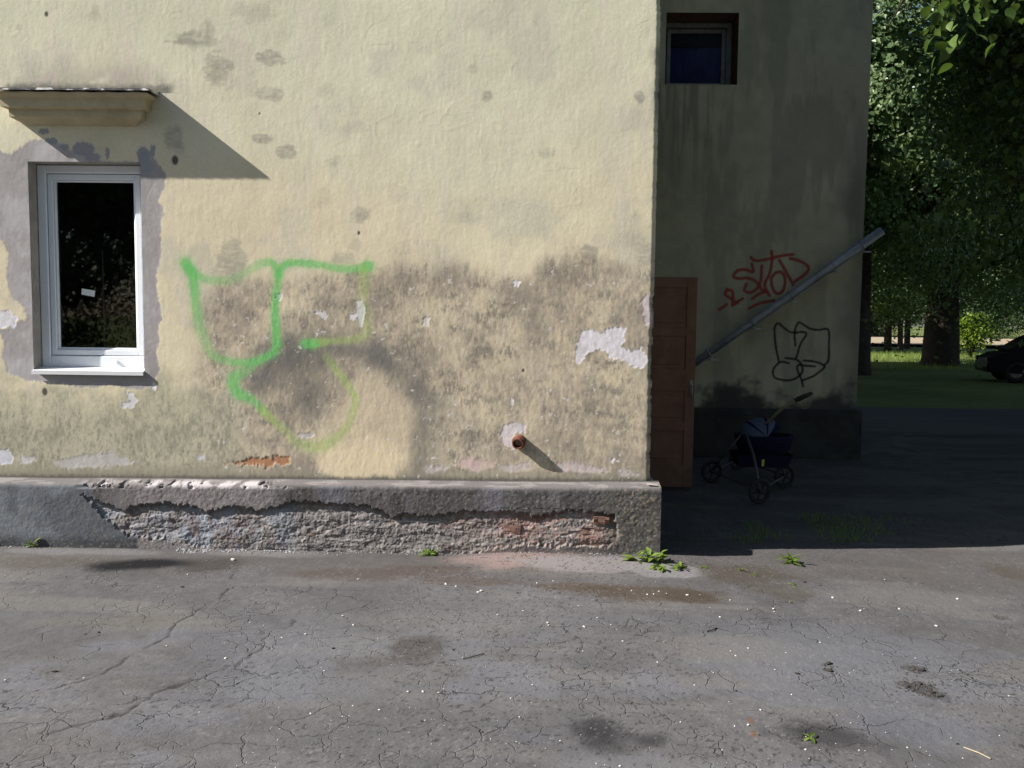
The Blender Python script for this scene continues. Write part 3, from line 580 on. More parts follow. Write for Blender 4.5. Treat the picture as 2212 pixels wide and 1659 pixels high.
red = [[(1030, 370), (1042, 440), (970, 420), (900, 430), (860, 480), (900, 502), (1000, 500), (1080, 540), (1082, 590), (1020, 632), (962, 610), (980, 555)], [(1122, 385), (1115, 500), (1102, 575), (1150, 625)], [(1022, 305), (1050, 335), (1120, 335), (1200, 318), (1320, 290), (1412, 282)], [(1210, 250), (1216, 330), (1196, 450), (1150, 560), (1192, 660)], [(1208, 500), (1250, 450), (1312, 450), (1338, 530), (1312, 620), (1258, 640), (1218, 580), (1208, 500)], [(1285, 335), (1350, 450), (1412, 560)], [(1385, 318), (1480, 345), (1552, 400), (1522, 460), (1428, 530)], [(1035, 688), (1100, 642), (1165, 622)], [(1005, 778), (1100, 732), (1235, 704)], [(800, 605), (786, 650), (850, 700), (850, 750), (900, 715), (945, 688)], [(800, 605), (850, 622), (862, 700), (900, 725)], [(730, 790), (800, 740)]]
blk = [[(1432, 1120), (1425, 1000), (1450, 920), (1482, 912), (1560, 960), (1640, 976), (1720, 966), (1742, 1000), (1742, 1100), (1737, 1250), (1700, 1300)], [(1282, 1270), (1255, 1150), (1240, 1000), (1246, 940), (1276, 915), (1330, 960), (1400, 1000), (1500, 995), (1532, 1020), (1482, 1100), (1440, 1235)], [(1370, 1282), (1300, 1270), (1240, 1320), (1225, 1370), (1250, 1420), (1350, 1440), (1430, 1425), (1492, 1370), (1490, 1300), (1440, 1250), (1340, 1235)], [(1612, 1312), (1530, 1306), (1460, 1300), (1450, 1340), (1482, 1420), (1502, 1495)], [(1508, 1258), (1620, 1270), (1692, 1302), (1692, 1330), (1600, 1400), (1500, 1440)]]
sel = np.nonzero((Z < 2.7) & (Z > .4))[0]; xs_, zs_ = X[sel], Z[sel]; spk = fbm(xs_, zs_, 60, 2, 321)
for c, lst, r in (((.33, .06, .055), red, .020), ((.02, .02, .022), blk, .014)):
    for pts in lst:
        d, _ = line_d(xs_, zs_, [p[:2] for p in smooth(T5(pts), 4)]); k = (np.clip(sstep(r * 1.25, r * .55, d + .006 * (spk - .5)) * .92, 0, 1))[:, None]; C[sel] = C[sel] * (1 - k) + np.array(c) * k
Hh = .004 * (fbm(X, Z, 2, 3, 331) - .5) + .002 * (fbm(X, Z, 12, 3, 333) - .5)
V = np.stack([X - 2.3, -Hh * 2, Z], 1); Q = grid_faces(len(xs), len(zs)); ctr = V[Q].mean(1)
Q = Q[~((ctr[:, 0] + 2.3 > wx0) & (ctr[:, 0] + 2.3 < wx1) & (ctr[:, 2] > wz0) & (ctr[:, 2] < wz1))]
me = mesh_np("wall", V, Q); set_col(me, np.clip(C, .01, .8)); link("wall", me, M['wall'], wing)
MB().box(wx1 + .3 - 2.3, WXR - .002 - 2.3, .012, 7, -.02, 12).build("side_wall", M['plaster'], wing)
MB().box(.62 - 2.3, WXR - .01 - 2.3, .6, 6.9, -.02, 12).build("back_block", M['plaster'], wing)
MB().add([(.5 - 2.3, -.3, 12.0), (WXR + .3 - 2.3, -.3, 12.0), (WXR + .3 - 2.3, 7.2, 12.0), (.5 - 2.3, 7.2, 12.0), (.5 - 2.3, 3, 13.5), (1.6 - 2.3, 3, 13.5)], [(0, 1, 5, 4), (1, 2, 5), (2, 3, 4, 5), (0, 3, 2, 1)]).build("roof", M['roof'], wing)
xs = axis([(.60, WXR + .05, .02)]); zs = axis([(-.04, .57, .02)]); gx, gz = np.meshgrid(xs, zs); X = gx.ravel(); Z = gz.ravel()
top_ = sstep(.53, .57, Z); V = np.stack([X - 2.3, -.055 + top_ * .05 + .008 * (fbm(X, Z, 10, 3, 341) - .5), Z], 1); me = mesh_np("plinth", V, grid_faces(len(xs), len(zs)))
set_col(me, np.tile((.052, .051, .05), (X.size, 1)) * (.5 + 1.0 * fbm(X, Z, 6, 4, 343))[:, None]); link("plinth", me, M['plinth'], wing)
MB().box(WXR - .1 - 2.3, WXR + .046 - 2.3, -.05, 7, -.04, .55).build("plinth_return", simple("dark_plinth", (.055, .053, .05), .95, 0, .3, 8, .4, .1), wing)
# small window high up
ww = link("window", None, parent=wing, loc=(0, 0, 0)); a0, a1, b0, b1 = wx0 - 2.3, wx1 - 2.3, wz0, wz1
M['brownrev'] = simple("brown_reveal_paint", (.16, .10, .065), .9, 0, .3, 8, .3, .1); M['oldframe'] = simple("old_pale_frame_paint", (.27, .28, .31), .6, 0, .3, 20, .3, .3, (.13, .10, .08))
rv = MB(); e = .42
rv.add([(a0, 0, b0), (a0, 0, b1), (a0, e, b1), (a0, e, b0)], [(0, 1, 2, 3)]); rv.add([(a1, 0, b0), (a1, 0, b1), (a1, e, b1), (a1, e, b0)], [(0, 3, 2, 1)]); rv.add([(a0, 0, b1), (a1, 0, b1), (a1, e, b1), (a0, e, b1)], [(0, 1, 2, 3)]); rv.add([(a0, 0, b0), (a1, 0, b0), (a1, e, b0), (a0, e, b0)], [(0, 3, 2, 1)]); rv.build("reveal", M['brownrev'], ww)
f = MB(); ring(f, a0, a1, b0, b1, .045, .06, .05, .05, .33, .39, .004); f.build("frame", M['oldframe'], ww)
f = MB(); ring(f, a0 + .064, a1 - .064, b0 + .064, b1 - .064, .045, .045, .045, .045, .345, .39, .004); f.build("sash", M['oldframe'], ww)
MB().box(a0 + .1, a1 - .1, .368, .372, b0 + .1, b1 - .1).build("pane", M['dullglass'], ww)
M['bluecurt'] = simple("blue_curtain", (.26, .26, .85), .9, 0, .2, 6, .2, .1)
cu = MB(); zt = b0 + .1 + (b1 - b0 - .2) * .72; n = 40
cv = []; [cv.extend([(a0 + .06 + (a1 - a0 - .12) * k / n, .405 + .008 * math.sin(k * 1.3), b0 + .05), (a0 + .06 + (a1 - a0 - .12) * k / n, .405 + .008 * math.sin(k * 1.3), zt)]) for k in range(n + 1)]
cu.add(cv, [(2 * k, 2 * k + 2, 2 * k + 3, 2 * k + 1) for k in range(n)]); cu.build("curtain", M['bluecurt'], ww)
MB().box(a0 - .02, a1 + .02, .52, .56, b0 - .05, b1 + .05).build("room_back", M['room'], ww)
# ================================================================== THE GROUND
m, nt, bs = mat_new("rough_grass_ground"); co = objco(nt)
c1 = mixc(nt, ramp(nt, nz(nt, co, .35, 5, .6), [(.35, 0), (.65, 1)]), (.085, .12, .03), (.16, .19, .06))
c1 = mixc(nt, ramp(nt, nz(nt, co, 9, 5, .7), [(.4, 0), (.7, .6)]), c1, (.13, .11, .06))
nt.links.new(c1, bs.inputs["Base Color"]); bs.inputs["Roughness"].default_value = .95; bs.inputs["Specular IOR Level"].default_value = .1; bump(nt, bs, nz(nt, co, 14, 5, .7), .8, .06); M['lawn'] = m
xs = axis([(-600, -60, 60), (-60, 80, 2), (80, 600, 40)]); ys = axis([(-600, -60, 60), (-60, 120, 2), (120, 600, 40)]); gx, gy = np.meshgrid(xs, ys); X = gx.ravel(); Y = gy.ravel()
V = np.stack([X, Y, -.30 + .30 * sstep(11, 18, Y) + .25 * (fbm(X, Y, .08, 3, 401) - .5) * sstep(20, 60, np.hypot(X, Y))], 1)
tag(link("ground", mesh_np("ground", V, grid_faces(len(xs), len(ys))), M['lawn']), kind="structure")
M['sand'] = simple("pale_sand", (.33, .27, .19), .95, 0, .15, .6, .2, .1)
sp = MB(); n = 24; v = []
for k in range(n + 1):
    x = -20 + k * 5; v += [(x, 52.5 + .8 * math.sin(k), .22 + .002 * k), (x, 82 + 2 * math.sin(k * .7), .22 + .002 * k)]
sp.add(v, [(2 * k, 2 * k + 2, 2 * k + 3, 2 * k + 1) for k in range(n)]); tag(sp.build("sand_path", M['sand']), kind="structure")

def gwear(X, Y):
    C = np.tile((.118, .113, .109), (X.size, 1)); H = np.zeros(X.size)
    big = fbm(X, Y, .8, 4, 501); mid = fbm(X, Y, 3.5, 4, 503); fine = fbm(X, Y, 22, 4, 505, .62); spk = fbm(X, Y, 95, 2, 507)
    lon = fbm(X * .35, Y * 1.6, 2.5, 4, 509)
    def over(c, a):
        nonlocal C; a = np.clip(a, 0, 1)[:, None]; C = C * (1 - a) + np.array(c) * a
    def blob(u, v, ru, rv, c, k, soft=.5, seed=0, rag=1.0):
        x0, y0 = on_z(u, v); x1, _ = on_z(u + ru, v); _, y1 = on_z(u, v - rv)
        s = np.hypot((X - x0) / abs(x1 - x0), (Y - y0) / abs(y1 - y0)) + rag * .7 * (fbm(X, Y, 4.5, 4, 520 + seed) - .5) + rag * .35 * (fine - .5)
        over(c, k * sstep(1.0 + soft * .3, 1 - soft, s))
    C *= (1 + .35 * (big - .5) + .28 * (mid - .5) + .40 * (fine - .5))[:, None]
    over((.165, .155, .135), .55 * sstep(.5, .68, lon))                               # dry dust
    over((.15, .155, .165), .45 * sstep(.46, .62, fbm(X, Y * 1.5, 1.6, 4, 511)) * sstep(-.9, -1.9, Y))    # bluish worn binder
    over((.085, .083, .084), .4 * sstep(.55, .7, fbm(X, Y * 1.3, 2.1, 4, 513)))
    # damp earth washed along the foot of the wall
    d0 = -.14 - Y; ft = sstep(.75, .15, d0 + .5 * (lon - .5) + .25 * (mid - .5)) * (Y < .5)
    over((.095, .083, .068), .45 * ft)
    for u, v, a, b, c, k in ((450, 1220, 75, 18, (.055, .047, .04), .8), (120, 1215, 180, 16, (.09, .078, .064), .6), (760, 1240, 130, 14, (.085, .066, .052), .7), (930, 1232, 120, 14, (.085, .062, .05), .7), (1010, 1255, 160, 12, (.095, .072, .055), .6), (1250, 1268, 120, 14, (.085, .064, .046), .8), (1400, 1282, 170, 20, (.078, .06, .042), .85), (1500, 1290, 70, 18, (.07, .054, .038), .8),
                             (1620, 1238, 130, 26, (.075, .062, .047), .8), (1690, 1275, 80, 22, (.08, .07, .055), .7), (905, 1400, 72, 34, (.070, .060, .052), .75), (820, 1430, 60, 22, (.085, .075, .066), .5), (2190, 1215, 60, 20, (.085, .072, .055), .7), (640, 1480, 200, 40, (.135, .14, .15), .4), (300, 1345, 260, 20, (.15, .14, .115), .5), (950, 1345, 250, 26, (.15, .145, .13), .4), (1580, 1400, 170, 34, (.175, .155, .13), .55),
                             (350, 1480, 120, 16, (.075, .07, .066), .5), (120, 1600, 150, 40, (.13, .12, .105), .5), (1800, 1400, 300, 60, (.145, .148, .152), .5), (2000, 1560, 200, 50, (.14, .145, .155), .5)):
        blob(u, v, a, b, c, k, .55, int(u) % 97)
    for u, v, a, b, k in ((245, 1224, 75, 15, .97), (340, 1217, 90, 12, .97), (300, 1220, 70, 14, .97)): blob(u, v, a, b, (.008, .008, .010), k, .7, 3, .25)      # soft cast shadow painted into the asphalt colour
    for u, v, a, b, k in ((1290, 1582, 60, 26, .85), (1400, 1600, 60, 22, .75), (1320, 1615, 50, 18, .6), (1790, 1590, 110, 34, .65), (1740, 1575, 40, 22, .5)): blob(u, v, a, b, (.026, .025, .025), k, .8, int(u) % 89, 1.6)
    for u, v, a, b, k in ((1990, 1478, 44, 18, .45), (1975, 1438, 22, 6, .4), (1955, 1470, 30, 10, .4), (2020, 1495, 30, 8, .4), (2165, 1315, 18, 6, .4)): blob(u, v, a, b, (.02, .019, .018), k, .3, int(u) % 83, 2.2)
    # pink brick dust and pale cement foot by the broken plinth
    blob(1120, 1212, 170, 18, (.30, .215, .185), .75, .6, 61); blob(1290, 1222, 190, 15, (.235, .215, .20), .85, .35, 63); blob(1430, 1234, 90, 14, (.225, .215, .205), .8, .35, 64); blob(560, 1196, 160, 10, (.20, .19, .175), .7, .5, 65)
    blob(160, 1192, 190, 8, (.19, .185, .18), .6, .5, 66)
    # rust spots
    for u, v in ((1621, 1556), (1628, 1581), (1626, 1588)): blob(u, v, 6, 3.5, (.17, .08, .03), .8, .5, 67, 2)
    over((.22, .21, .20), .5 * sstep(.74, .80, spk) * sstep(.42, .6, mid)); over((.03, .03, .03), .7 * sstep(.72, .78, fbm(X, Y, 70, 2, 515)) * sstep(.4, .6, big))
    # relief
    H += .012 * (fbm(X, Y, .7, 3, 521) - .5) + .006 * (mid - .5) + .0035 * (fine - .5) + .0012 * (spk - .5)
    foot = sstep(.30, .0, d0 + .12 * (mid - .5)) * sstep(on_z(960, 1200)[0], on_z(1100, 1200)[0], X) * sstep(on_z(1560, 1220)[0], on_z(1440, 1220)[0], X) * (Y < .3); H += .022 * foot
    H -= .075 * sstep(.9, 3.6, X) * sstep(3.2, .6, Y)
    lc, _ = line_d(X + .16 * (mid - .5) + .03 * (fine - .5), Y + .10 * (fbm(X, Y, 3, 3, 541) - .5), [on_z(*p) for p in ((520, 1240), (470, 1290), (430, 1325), (370, 1362), (300, 1410), (190, 1470), (60, 1515), (-60, 1540))]); k = sstep(.011, .002, lc) * sstep(.25, .5, fbm(X, Y, 6, 3, 531)); over((.035, .032, .03), .8 * k); H -= .004 * k
    lc, _ = line_d(X + .20 * (mid - .5) + .03 * (fine - .5), Y + .12 * (fbm(X, Y, 3, 3, 543) - .5), [on_z(*p) for p in ((620, 1340), (590, 1400), (480, 1440), (360, 1490), (240, 1560), (100, 1590))]); k = sstep(.011, .002, lc) * sstep(.3, .55, fbm(X, Y, 6, 3, 533)); over((.035, .032, .03), .7 * k); H -= .004 * k
    crack = sstep(-.35, -1.2, Y + .9 * (big - .5) + .5 * (fbm(X, Y, 1.7, 3, 535) - .5)) * np.where(X > 2.2, .6, 1.0)
    return np.clip(C, .01, .6), H, crack
xs = axis([(-30, -4.4, .8), (-4.4, -3.9, .1), (-3.9, 4.2, .0085), (4.2, 5, .1), (5, 45, 1)]); ys = axis([(-25, -3.3, .7), (-3.3, -3.0, .05), (-3.0, .55, .0115), (.55, 4.6, .05), (4.6, 10.5, .3)]); gx, gy = np.meshgrid(xs, ys); X = gx.ravel(); Y = gy.ravel()
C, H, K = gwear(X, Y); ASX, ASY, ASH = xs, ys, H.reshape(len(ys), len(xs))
def gz_at(x, y):
    i = min(max(int(np.searchsorted(ASX, x)), 1), len(ASX) - 1); j = min(max(int(np.searchsorted(ASY, y)), 1), len(ASY) - 1); return float(ASH[j, i])
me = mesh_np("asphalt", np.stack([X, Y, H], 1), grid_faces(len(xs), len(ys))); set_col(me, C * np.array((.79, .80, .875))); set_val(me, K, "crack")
mt, nt, bs, co, out, pb = sheet_mat("cracked_asphalt", 150, .28, .6, .004, .88)
w1 = N(nt, "ShaderNodeTexNoise"); w1.inputs["Scale"].default_value = 4; w1.inputs["Detail"].default_value = 5; nt.links.new(co, w1.inputs["Vector"])
vm = N(nt, "ShaderNodeVectorMath"); vm.operation = 'SCALE'; vm.inputs["Scale"].default_value = .30; nt.links.new(w1.outputs["Color"], vm.inputs[0]); va = N(nt, "ShaderNodeVectorMath"); va.operation = 'ADD'; nt.links.new(co, va.inputs[0]); nt.links.new(vm.outputs[0], va.inputs[1])
vo = N(nt, "ShaderNodeTexVoronoi"); vo.voronoi_dimensions = '2D'; vo.feature = 'DISTANCE_TO_EDGE'; vo.inputs["Scale"].default_value = 5.4; nt.links.new(va.outputs[0], vo.inputs["Vector"])
vo2 = N(nt, "ShaderNodeTexVoronoi"); vo2.voronoi_dimensions = '2D'; vo2.feature = 'DISTANCE_TO_EDGE'; vo2.inputs["Scale"].default_value = 11.0; nt.links.new(va.outputs[0], vo2.inputs["Vector"])
at = N(nt, "ShaderNodeAttribute", attribute_name="crack"); brk = ramp(nt, nz(nt, co, 2.6, 5, .65), [(.48, .0), (.66, 1)]); brk2 = ramp(nt, nz(nt, co, 1.9, 4, .6), [(.52, 0), (.68, .8)])
ck = math_(nt, 'MULTIPLY', ramp(nt, vo.outputs[0], [(.003, 1), (.022, 0)]), brk); ck2 = math_(nt, 'MULTIPLY', ramp(nt, vo2.outputs[0], [(.004, 1), (.05, 0)]), brk2)
ck = math_(nt, 'MULTIPLY', math_(nt, 'MAXIMUM', ck, ck2), at.outputs["Fac"])
nt.links.new(mixc(nt, math_(nt, 'MULTIPLY', ck, .55), out, (.024, .023, .022)), bs.inputs["Base Color"])
bump(nt, bs, math_(nt, 'MULTIPLY', ck, -1.0), .7, .012, pb); M['asphalt'] = mt
tag(link("asphalt", me, mt), kind="structure")

# ================================================================== SMALL THINGS ON THE GROUND
rng = random.Random(11)
def rock_mesh(name, seed):
    r = random.Random(seed); b = bmesh.new(); bmesh.ops.create_icosphere(b, subdivisions=1, radius=1)
    for v in b.verts: v.co = Vector((v.co.x * 1.25, v.co.y, v.co.z * .62)) * r.uniform(.72, 1.15)
    me = bpy.data.meshes.new(name); b.to_mesh(me); b.free(); return me
M['chip'] = simple("white_mortar_chip", (.55, .53, .50), .9, 0, .15, 30, .2, .1); M['darkchip'] = simple("dark_clod", (.05, .045, .04), .95, 0, .3, 30, .3, .1); M['greychip'] = simple("grey_chip", (.30, .30, .31), .9, 0, .2, 30, .2, .1)
rocks = [rock_mesh("stone_chip", i) for i in range(5)]; drocks = [rock_mesh("dark_clod", 20 + i) for i in range(3)]
for r_ in rocks: r_.materials.append(M['chip'])
for r_ in drocks: r_.materials.append(M['darkchip'])
chips = [(503, 1211, 8), (1040, 1277, 6), (1033, 1279, 5), (963, 1263, 5), (985, 1268, 4), (1262, 1373 - 18, 6), (1185, 1352, 4), (1075, 1329, 4), (1250, 1310, 3), (1183, 1347, 5), (1485, 1286, 5), (1555, 1333, 4), (1398, 1285, 3), (1412, 1284, 3), (1440, 1283, 3), (660, 1371, 4), (609, 1379, 4), (487, 1422, 5), (774, 1252, 4), (682, 1320, 3), (740, 1331, 4), (763, 1350, 4), (817, 1380, 3), (1345, 1385, 3), (948, 1497, 5), (914, 1495, 5), (881, 1495, 4), (1103, 1510, 3), (1122, 1551, 3), (1210, 1551 + 52, 3),
         (1671, 1314, 5), (1672, 1320, 3), (1859, 1312, 5), (2023, 1339, 5), (1912, 1239, 3), (1577, 1296, 3), (1578, 1407, 3), (1589, 1417, 4), (1616, 1401, 3), (1674, 1446, 3), (1541, 1453, 3), (1643, 1534, 4), (1616, 1567, 5), (1587, 1569, 3), (1740, 1620, 4), (2160, 1578, 3), (2069, 1277, 4), (1799, 1285, 4), (1943, 1304, 4), (1710, 1500, 3), (2230, 1550, 3), (2180, 1490, 3), (1838, 1560, 3), (250, 1240, 3), (343, 1269, 3), (405, 1242, 3), (1160, 1260, 3), (1195, 1255, 3), (1130, 1320, 3), (1290, 1335, 3), (1320, 1350, 3), (300, 1360, 3), (360, 1395, 3), (540, 1345, 3), (570, 1352, 3), (1000, 1420, 3), (1050, 1440, 3), (1500, 1480, 3), (1420, 1430, 3), (700, 1450, 3), (740, 1550, 3), (820, 1600, 3), (600, 1600, 3), (430, 1540, 3), (1560, 1620, 3), (1960, 1610, 3), (2080, 1630, 3), (1470, 1560, 3), (960, 1570, 3), (1060, 1600, 3), (1150, 1480, 3)]
for i, (u, v, r_) in enumerate(chips):
    x, y = on_z(u, v); s = r_ * .00105 * abs(y + 5.7) / 3.0; o = link("stone_chip", rocks[i % 5], None, None, (x, y, gz_at(x, y) + s * .35), (rng.uniform(-.3, .3), rng.uniform(-.3, .3), rng.uniform(0, 6)))
    o.scale = (s, s, s); tag(o, "small white mortar chip lying on the sunlit cracked asphalt", "stone", "white chips scattered over the asphalt")
for i, (u, v, r_) in enumerate([(394, 1269, 4), (213, 1380 - 15, 4), (118, 1459 - 8, 6), (720, 1402, 4), (184, 1369, 3), (978, 1404, 4), (1118, 1282, 3), (1722, 1454, 6), (1790, 1431, 8), (1790, 1446, 8), (1990, 1440, 9), (2010, 1488, 9), (1985, 1470, 7), (1960, 1478, 6), (2030, 1497, 6), (1738, 1252, 4), (1772, 1258, 3), (2068, 1600, 4), (1640, 1588, 3), (1730, 1600, 5), (910, 1560, 4), (1590, 1412 + 80, 3)]):
    x, y = on_z(u, v); s = r_ * .00125 * abs(y + 5.7) / 3.0; o = link("dark_clod", drocks[i % 3], None, None, (x, y, gz_at(x, y) + s * .35), (0, 0, rng.uniform(0, 6)))
    o.scale = (s * 1.3, s, s * .8); tag(o, "small dark clod of earth lying on the sunlit asphalt", "clod", "dark clods scattered over the asphalt")
# fine grit nobody could count
def scatter(name, pts, sizes, base, mat):
    bv = np.array([v.co[:] for v in base.vertices]); bf = np.array([p.vertices[:] for p in base.polygons]); n = len(pts); rs = np.random.RandomState(3)
    a = rs.rand(n) * 6.28; c, s = np.cos(a), np.sin(a); v = bv[None] * np.asarray(sizes)[:, None, None]; x = v[..., 0] * c[:, None] - v[..., 1] * s[:, None]; y = v[..., 0] * s[:, None] + v[..., 1] * c[:, None]
    V = np.stack([x, y, v[..., 2]], -1) + np.asarray(pts)[:, None]; Fq = bf[None] + (np.arange(n) * len(bv))[:, None, None]
    me = mesh_np(name, V.reshape(-1, 3), Fq.reshape(-1, 3), False, True); o = link(name, me, mat); o["kind"] = "stuff"; return o
rs = np.random.RandomState(8); pts = []; sz = []
while len(pts) < 330:
    u, v = rs.uniform(-50, 2260), 1205 + 470 * rs.rand() ** 1.1; x, y = on_z(u, v)
    dens = float(fbm(np.array([x]), np.array([y]), 1.4, 3, 601)[0])
    if rs.rand() > max(.08, (dens - .42) * 5) or y > -.2: continue
    pts.append((x, y, gz_at(x, y) + .0008)); sz.append(rs.uniform(.0012, .0025) * (1 + 1.2 * (rs.rand() < .06)))
tag(scatter("grit", pts, sz, rocks[0], M['chip']), "fine pale grit strewn over the asphalt", "grit")
pts = []; sz = []
for (u0, u1, v0, v1, n, s0) in ((380, 640, 1184, 1196, 260, .010), (640, 1000, 1194, 1200, 110, .006), (1000, 1340, 1196, 1212, 160, .006), (20, 120, 1176, 1186, 40, .007)):
    for k in range(n):
        u, v = rs.uniform(u0, u1), rs.uniform(v0, v1); x, y = on_z(u, v); y = min(y, -.13); pts.append((x, y, gz_at(x, y) + .002)); sz.append(rs.uniform(.3, 1) ** 2 * s0)
tag(scatter("rubble", pts, sz, rocks[1], M['greychip']), "crumbs of grey render lying along the foot of the plinth", "rubble")
pts = []; sz = []
for (u0, v0, a_, b_, n, s0) in ((1985, 1478, 42, 17, 150, .0065), (1975, 1438, 22, 6, 40, .007), (1791, 1438, 14, 9, 24, .007), (2015, 1494, 28, 7, 50, .006), (1955, 1468, 24, 8, 40, .005), (2165, 1315, 20, 6, 30, .005), (1330, 1600, 90, 28, 60, .0035), (1790, 1585, 110, 34, 90, .0035)):
    for k in range(n):
        u, v = rs.normal(u0, a_ * .55), rs.normal(v0, b_ * .55); x, y = on_z(u, v); pts.append((x, y, gz_at(x, y) + .001)); sz.append(rs.uniform(.25, 1) ** 1.6 * s0)
tag(scatter("soil_crumbs", pts, sz, drocks[1], M['darkchip']), "dark soil crumbs spilled in patches on the asphalt at lower right", "soil")
# a straw and twigs
M['straw'] = simple("dry_straw", (.36, .30, .20), .8, 0, .2, 30, 0); M['twig'] = simple("dark_twig", (.06, .045, .035), .9, 0, .3, 30, 0)
for u0, v0, u1, v1, r_, mk, lab in ((2082, 1608, 2140, 1632, .0022, 'straw', "long pale straw lying on the asphalt at the lower right"), (1527, 1366, 1548, 1358, .003, 'twig', "short dark twig lying on asphalt right of the plinth corner"), (1000, 1424, 1045, 1413, .0022, 'twig', "thin brown twig lying on the brown damp patch")):
    x0, y0 = on_z(u0, v0); x1, y1 = on_z(u1, v1); xm, ym = (x0 + x1) / 2 + .004, (y0 + y1) / 2 - .006; b = MB(); b.tube([(x0, y0, gz_at(x0, y0) + .004), (xm, ym, gz_at(xm, ym) + .007), (x1, y1, gz_at(x1, y1) + .004)], r_, 6)
    tag(b.build("straw" if mk == 'straw' else "twig", M[mk]), lab, mk)

# ---- plants
def leaf_mat(name, c1, c2, trans=.35, rough=.5):
    m, nt, bs = mat_new(name); at = N(nt, "ShaderNodeAttribute", attribute_name="v"); oi = N(nt, "ShaderNodeObjectInfo")
    fac = math_(nt, 'FRACT', math_(nt, 'ADD', at.outputs["Fac"], oi.outputs["Random"]), 0.0); c = mixc(nt, fac, c1, c2)
    nt.links.new(c, bs.inputs["Base Color"]); bs.inputs["Roughness"].default_value = rough; bs.inputs["Specular IOR Level"].default_value = .35
    t = N(nt, "ShaderNodeBsdfTranslucent"); nt.links.new(mixc(nt, .5, c, (c2[0] * 1.6, c2[1] * 1.7, c2[2] * .6)), t.inputs[0]); ms = N(nt, "ShaderNodeMixShader"); ms.inputs[0].default_value = trans
    nt.links.new(bs.outputs[0], ms.inputs[1]); nt.links.new(t.outputs[0], ms.inputs[2]); nt.links.new(ms.outputs[0], nt.nodes["Material Output"].inputs[0]); return m
M['weed'] = leaf_mat("weed_leaf", (.10, .17, .03), (.20, .27, .06)); M['leaf'] = leaf_mat("tree_leaf", (.058, .105, .042), (.15, .21, .09), .28, .38); M['nearleaf'] = leaf_mat("broad_leaf", (.035, .070, .018), (.095, .15, .035), .30, .4); M['bushleaf'] = leaf_mat("bush_leaf", (.10, .17, .02), (.21, .28, .04), .4)
M['stem'] = simple("green_stem", (.12, .16, .05), .7, 0, .2, 20, 0); M['bark'] = simple("dark_bark", (.055, .045, .037), .95, 0, .4, 6, .8, .1)
def leaf_shape(name, prof, fold=.18, droop=.25, mat=None):
    """pointed leaf along +Y with a folded midrib"""
    v = []; f = []
    for i, (t, w) in enumerate(prof):
        z = -droop * t * t; v += [(-w, t, z + fold * w), (0, t, z), (w, t, z + fold * w)]
    for i in range(len(prof) - 1):
        a = 3 * i; f += [(a, a + 1, a + 4, a + 3), (a + 1, a + 2, a + 5, a + 4)]
    me = bpy.data.meshes.new(name); me.from_pydata(v, [], f); me.update(); me.polygons.foreach_set("use_smooth", [True] * len(f)); me.materials.append(mat); return me
weed_leaf = leaf_shape("leaf", [(0, .02), (.25, .13), (.5, .19), (.75, .14), (1, .01)], .3, .35, M['weed']); dand = leaf_shape("leaf", [(0, .03), (.2, .06), (.35, .13), (.5, .09), (.65, .17), (.8, .12), (1, .01)], .3, .5, M['weed']); blade = leaf_shape("leaf", [(0, .03), (.4, .035), (.75, .025), (1, .004)], .3, .45, M['weed'])
def weed(u, v, n, size, label, kinds, spread=.5, stretch=0.0, seed=0, h=1.0, cat="weed"):
    r = random.Random(seed); x, y = on_z(u, v); z = gz_at(x, y); y = min(y, -.14) if u < 1400 else y
    o = thing("weed", label, cat, (x, y, z - .002), "weeds growing out of the asphalt")
    nst = max(1, n // 7)
    cs = [(r.uniform(-1, 1) * stretch, r.uniform(-.25, .25) * stretch * .5) for _ in range(nst)]
    for cx_, cy_ in cs: MB().tube([(cx_, cy_, -.004), (cx_ + .004, cy_, size * .35 * h)], [.003, .0015], 5).build("stem", M['stem'], o)
    for k in range(n):
        cx_, cy_ = cs[k % nst]; a = r.uniform(0, 6.28); el = r.uniform(.1, 1.1) * spread; s = size * r.uniform(.55, 1.1)
        l = link("leaf", r.choice(kinds), None, o, (cx_, cy_, size * r.uniform(.0, .3) * h), (el, r.uniform(-.4, .4), a)); l.scale = (s, s, s)
    return o
weed(1400, 1218, 34, .085, "leafy green weed clump at the foot of the plinth corner", [weed_leaf, dand], 1.3, .11, 1, 1.4); weed(1448, 1229, 26, .075, "spreading pale green weed right beside the plinth corner clump", [dand, weed_leaf], .7, .07, 2); weed(1713, 1212, 18, .085, "bushy weed on the edge of the building's shadow", [dand, weed_leaf], 1.0, .04, 3, 1.5)
weed(940, 1199, 22, .075, "dark tufty weed at the foot of the broken plinth middle", [blade, weed_leaf], .9, .07, 4); weed(82, 1178, 12, .07, "small bright weed by the bluish plinth patch at left", [weed_leaf, dand], 1.0, .02, 5, 1.3); weed(1744, 1597, 7, .042, "tiny weed sprouting from the dark patch at lower right", [weed_leaf], .35, .02, 6)
weed(1602, 1231, 10, .075, "sparse grassy weed in brown damp earth beside the shadow", [blade], .9, .05, 7); weed(1636, 1240, 8, .05, "low thin grass sprig in brown damp earth right of another", [blade], .6, .03, 8); weed(1712, 1262, 9, .055, "flat small weed below the bushy shadow-edge weed", [blade, dand], .4, .04, 9); weed(1516, 1226, 9, .045, "tiny low weed in the crack just right of the plinth", [dand], .5, .05, 10); weed(1707, 1300 - 2, 6, .04, "smallest grass sprig under the flat weed", [blade], .5, .03, 12); weed(20, 1172, 10, .05, "dusty weed tuft at the far left foot of the plinth", [blade], .9, .06, 13)
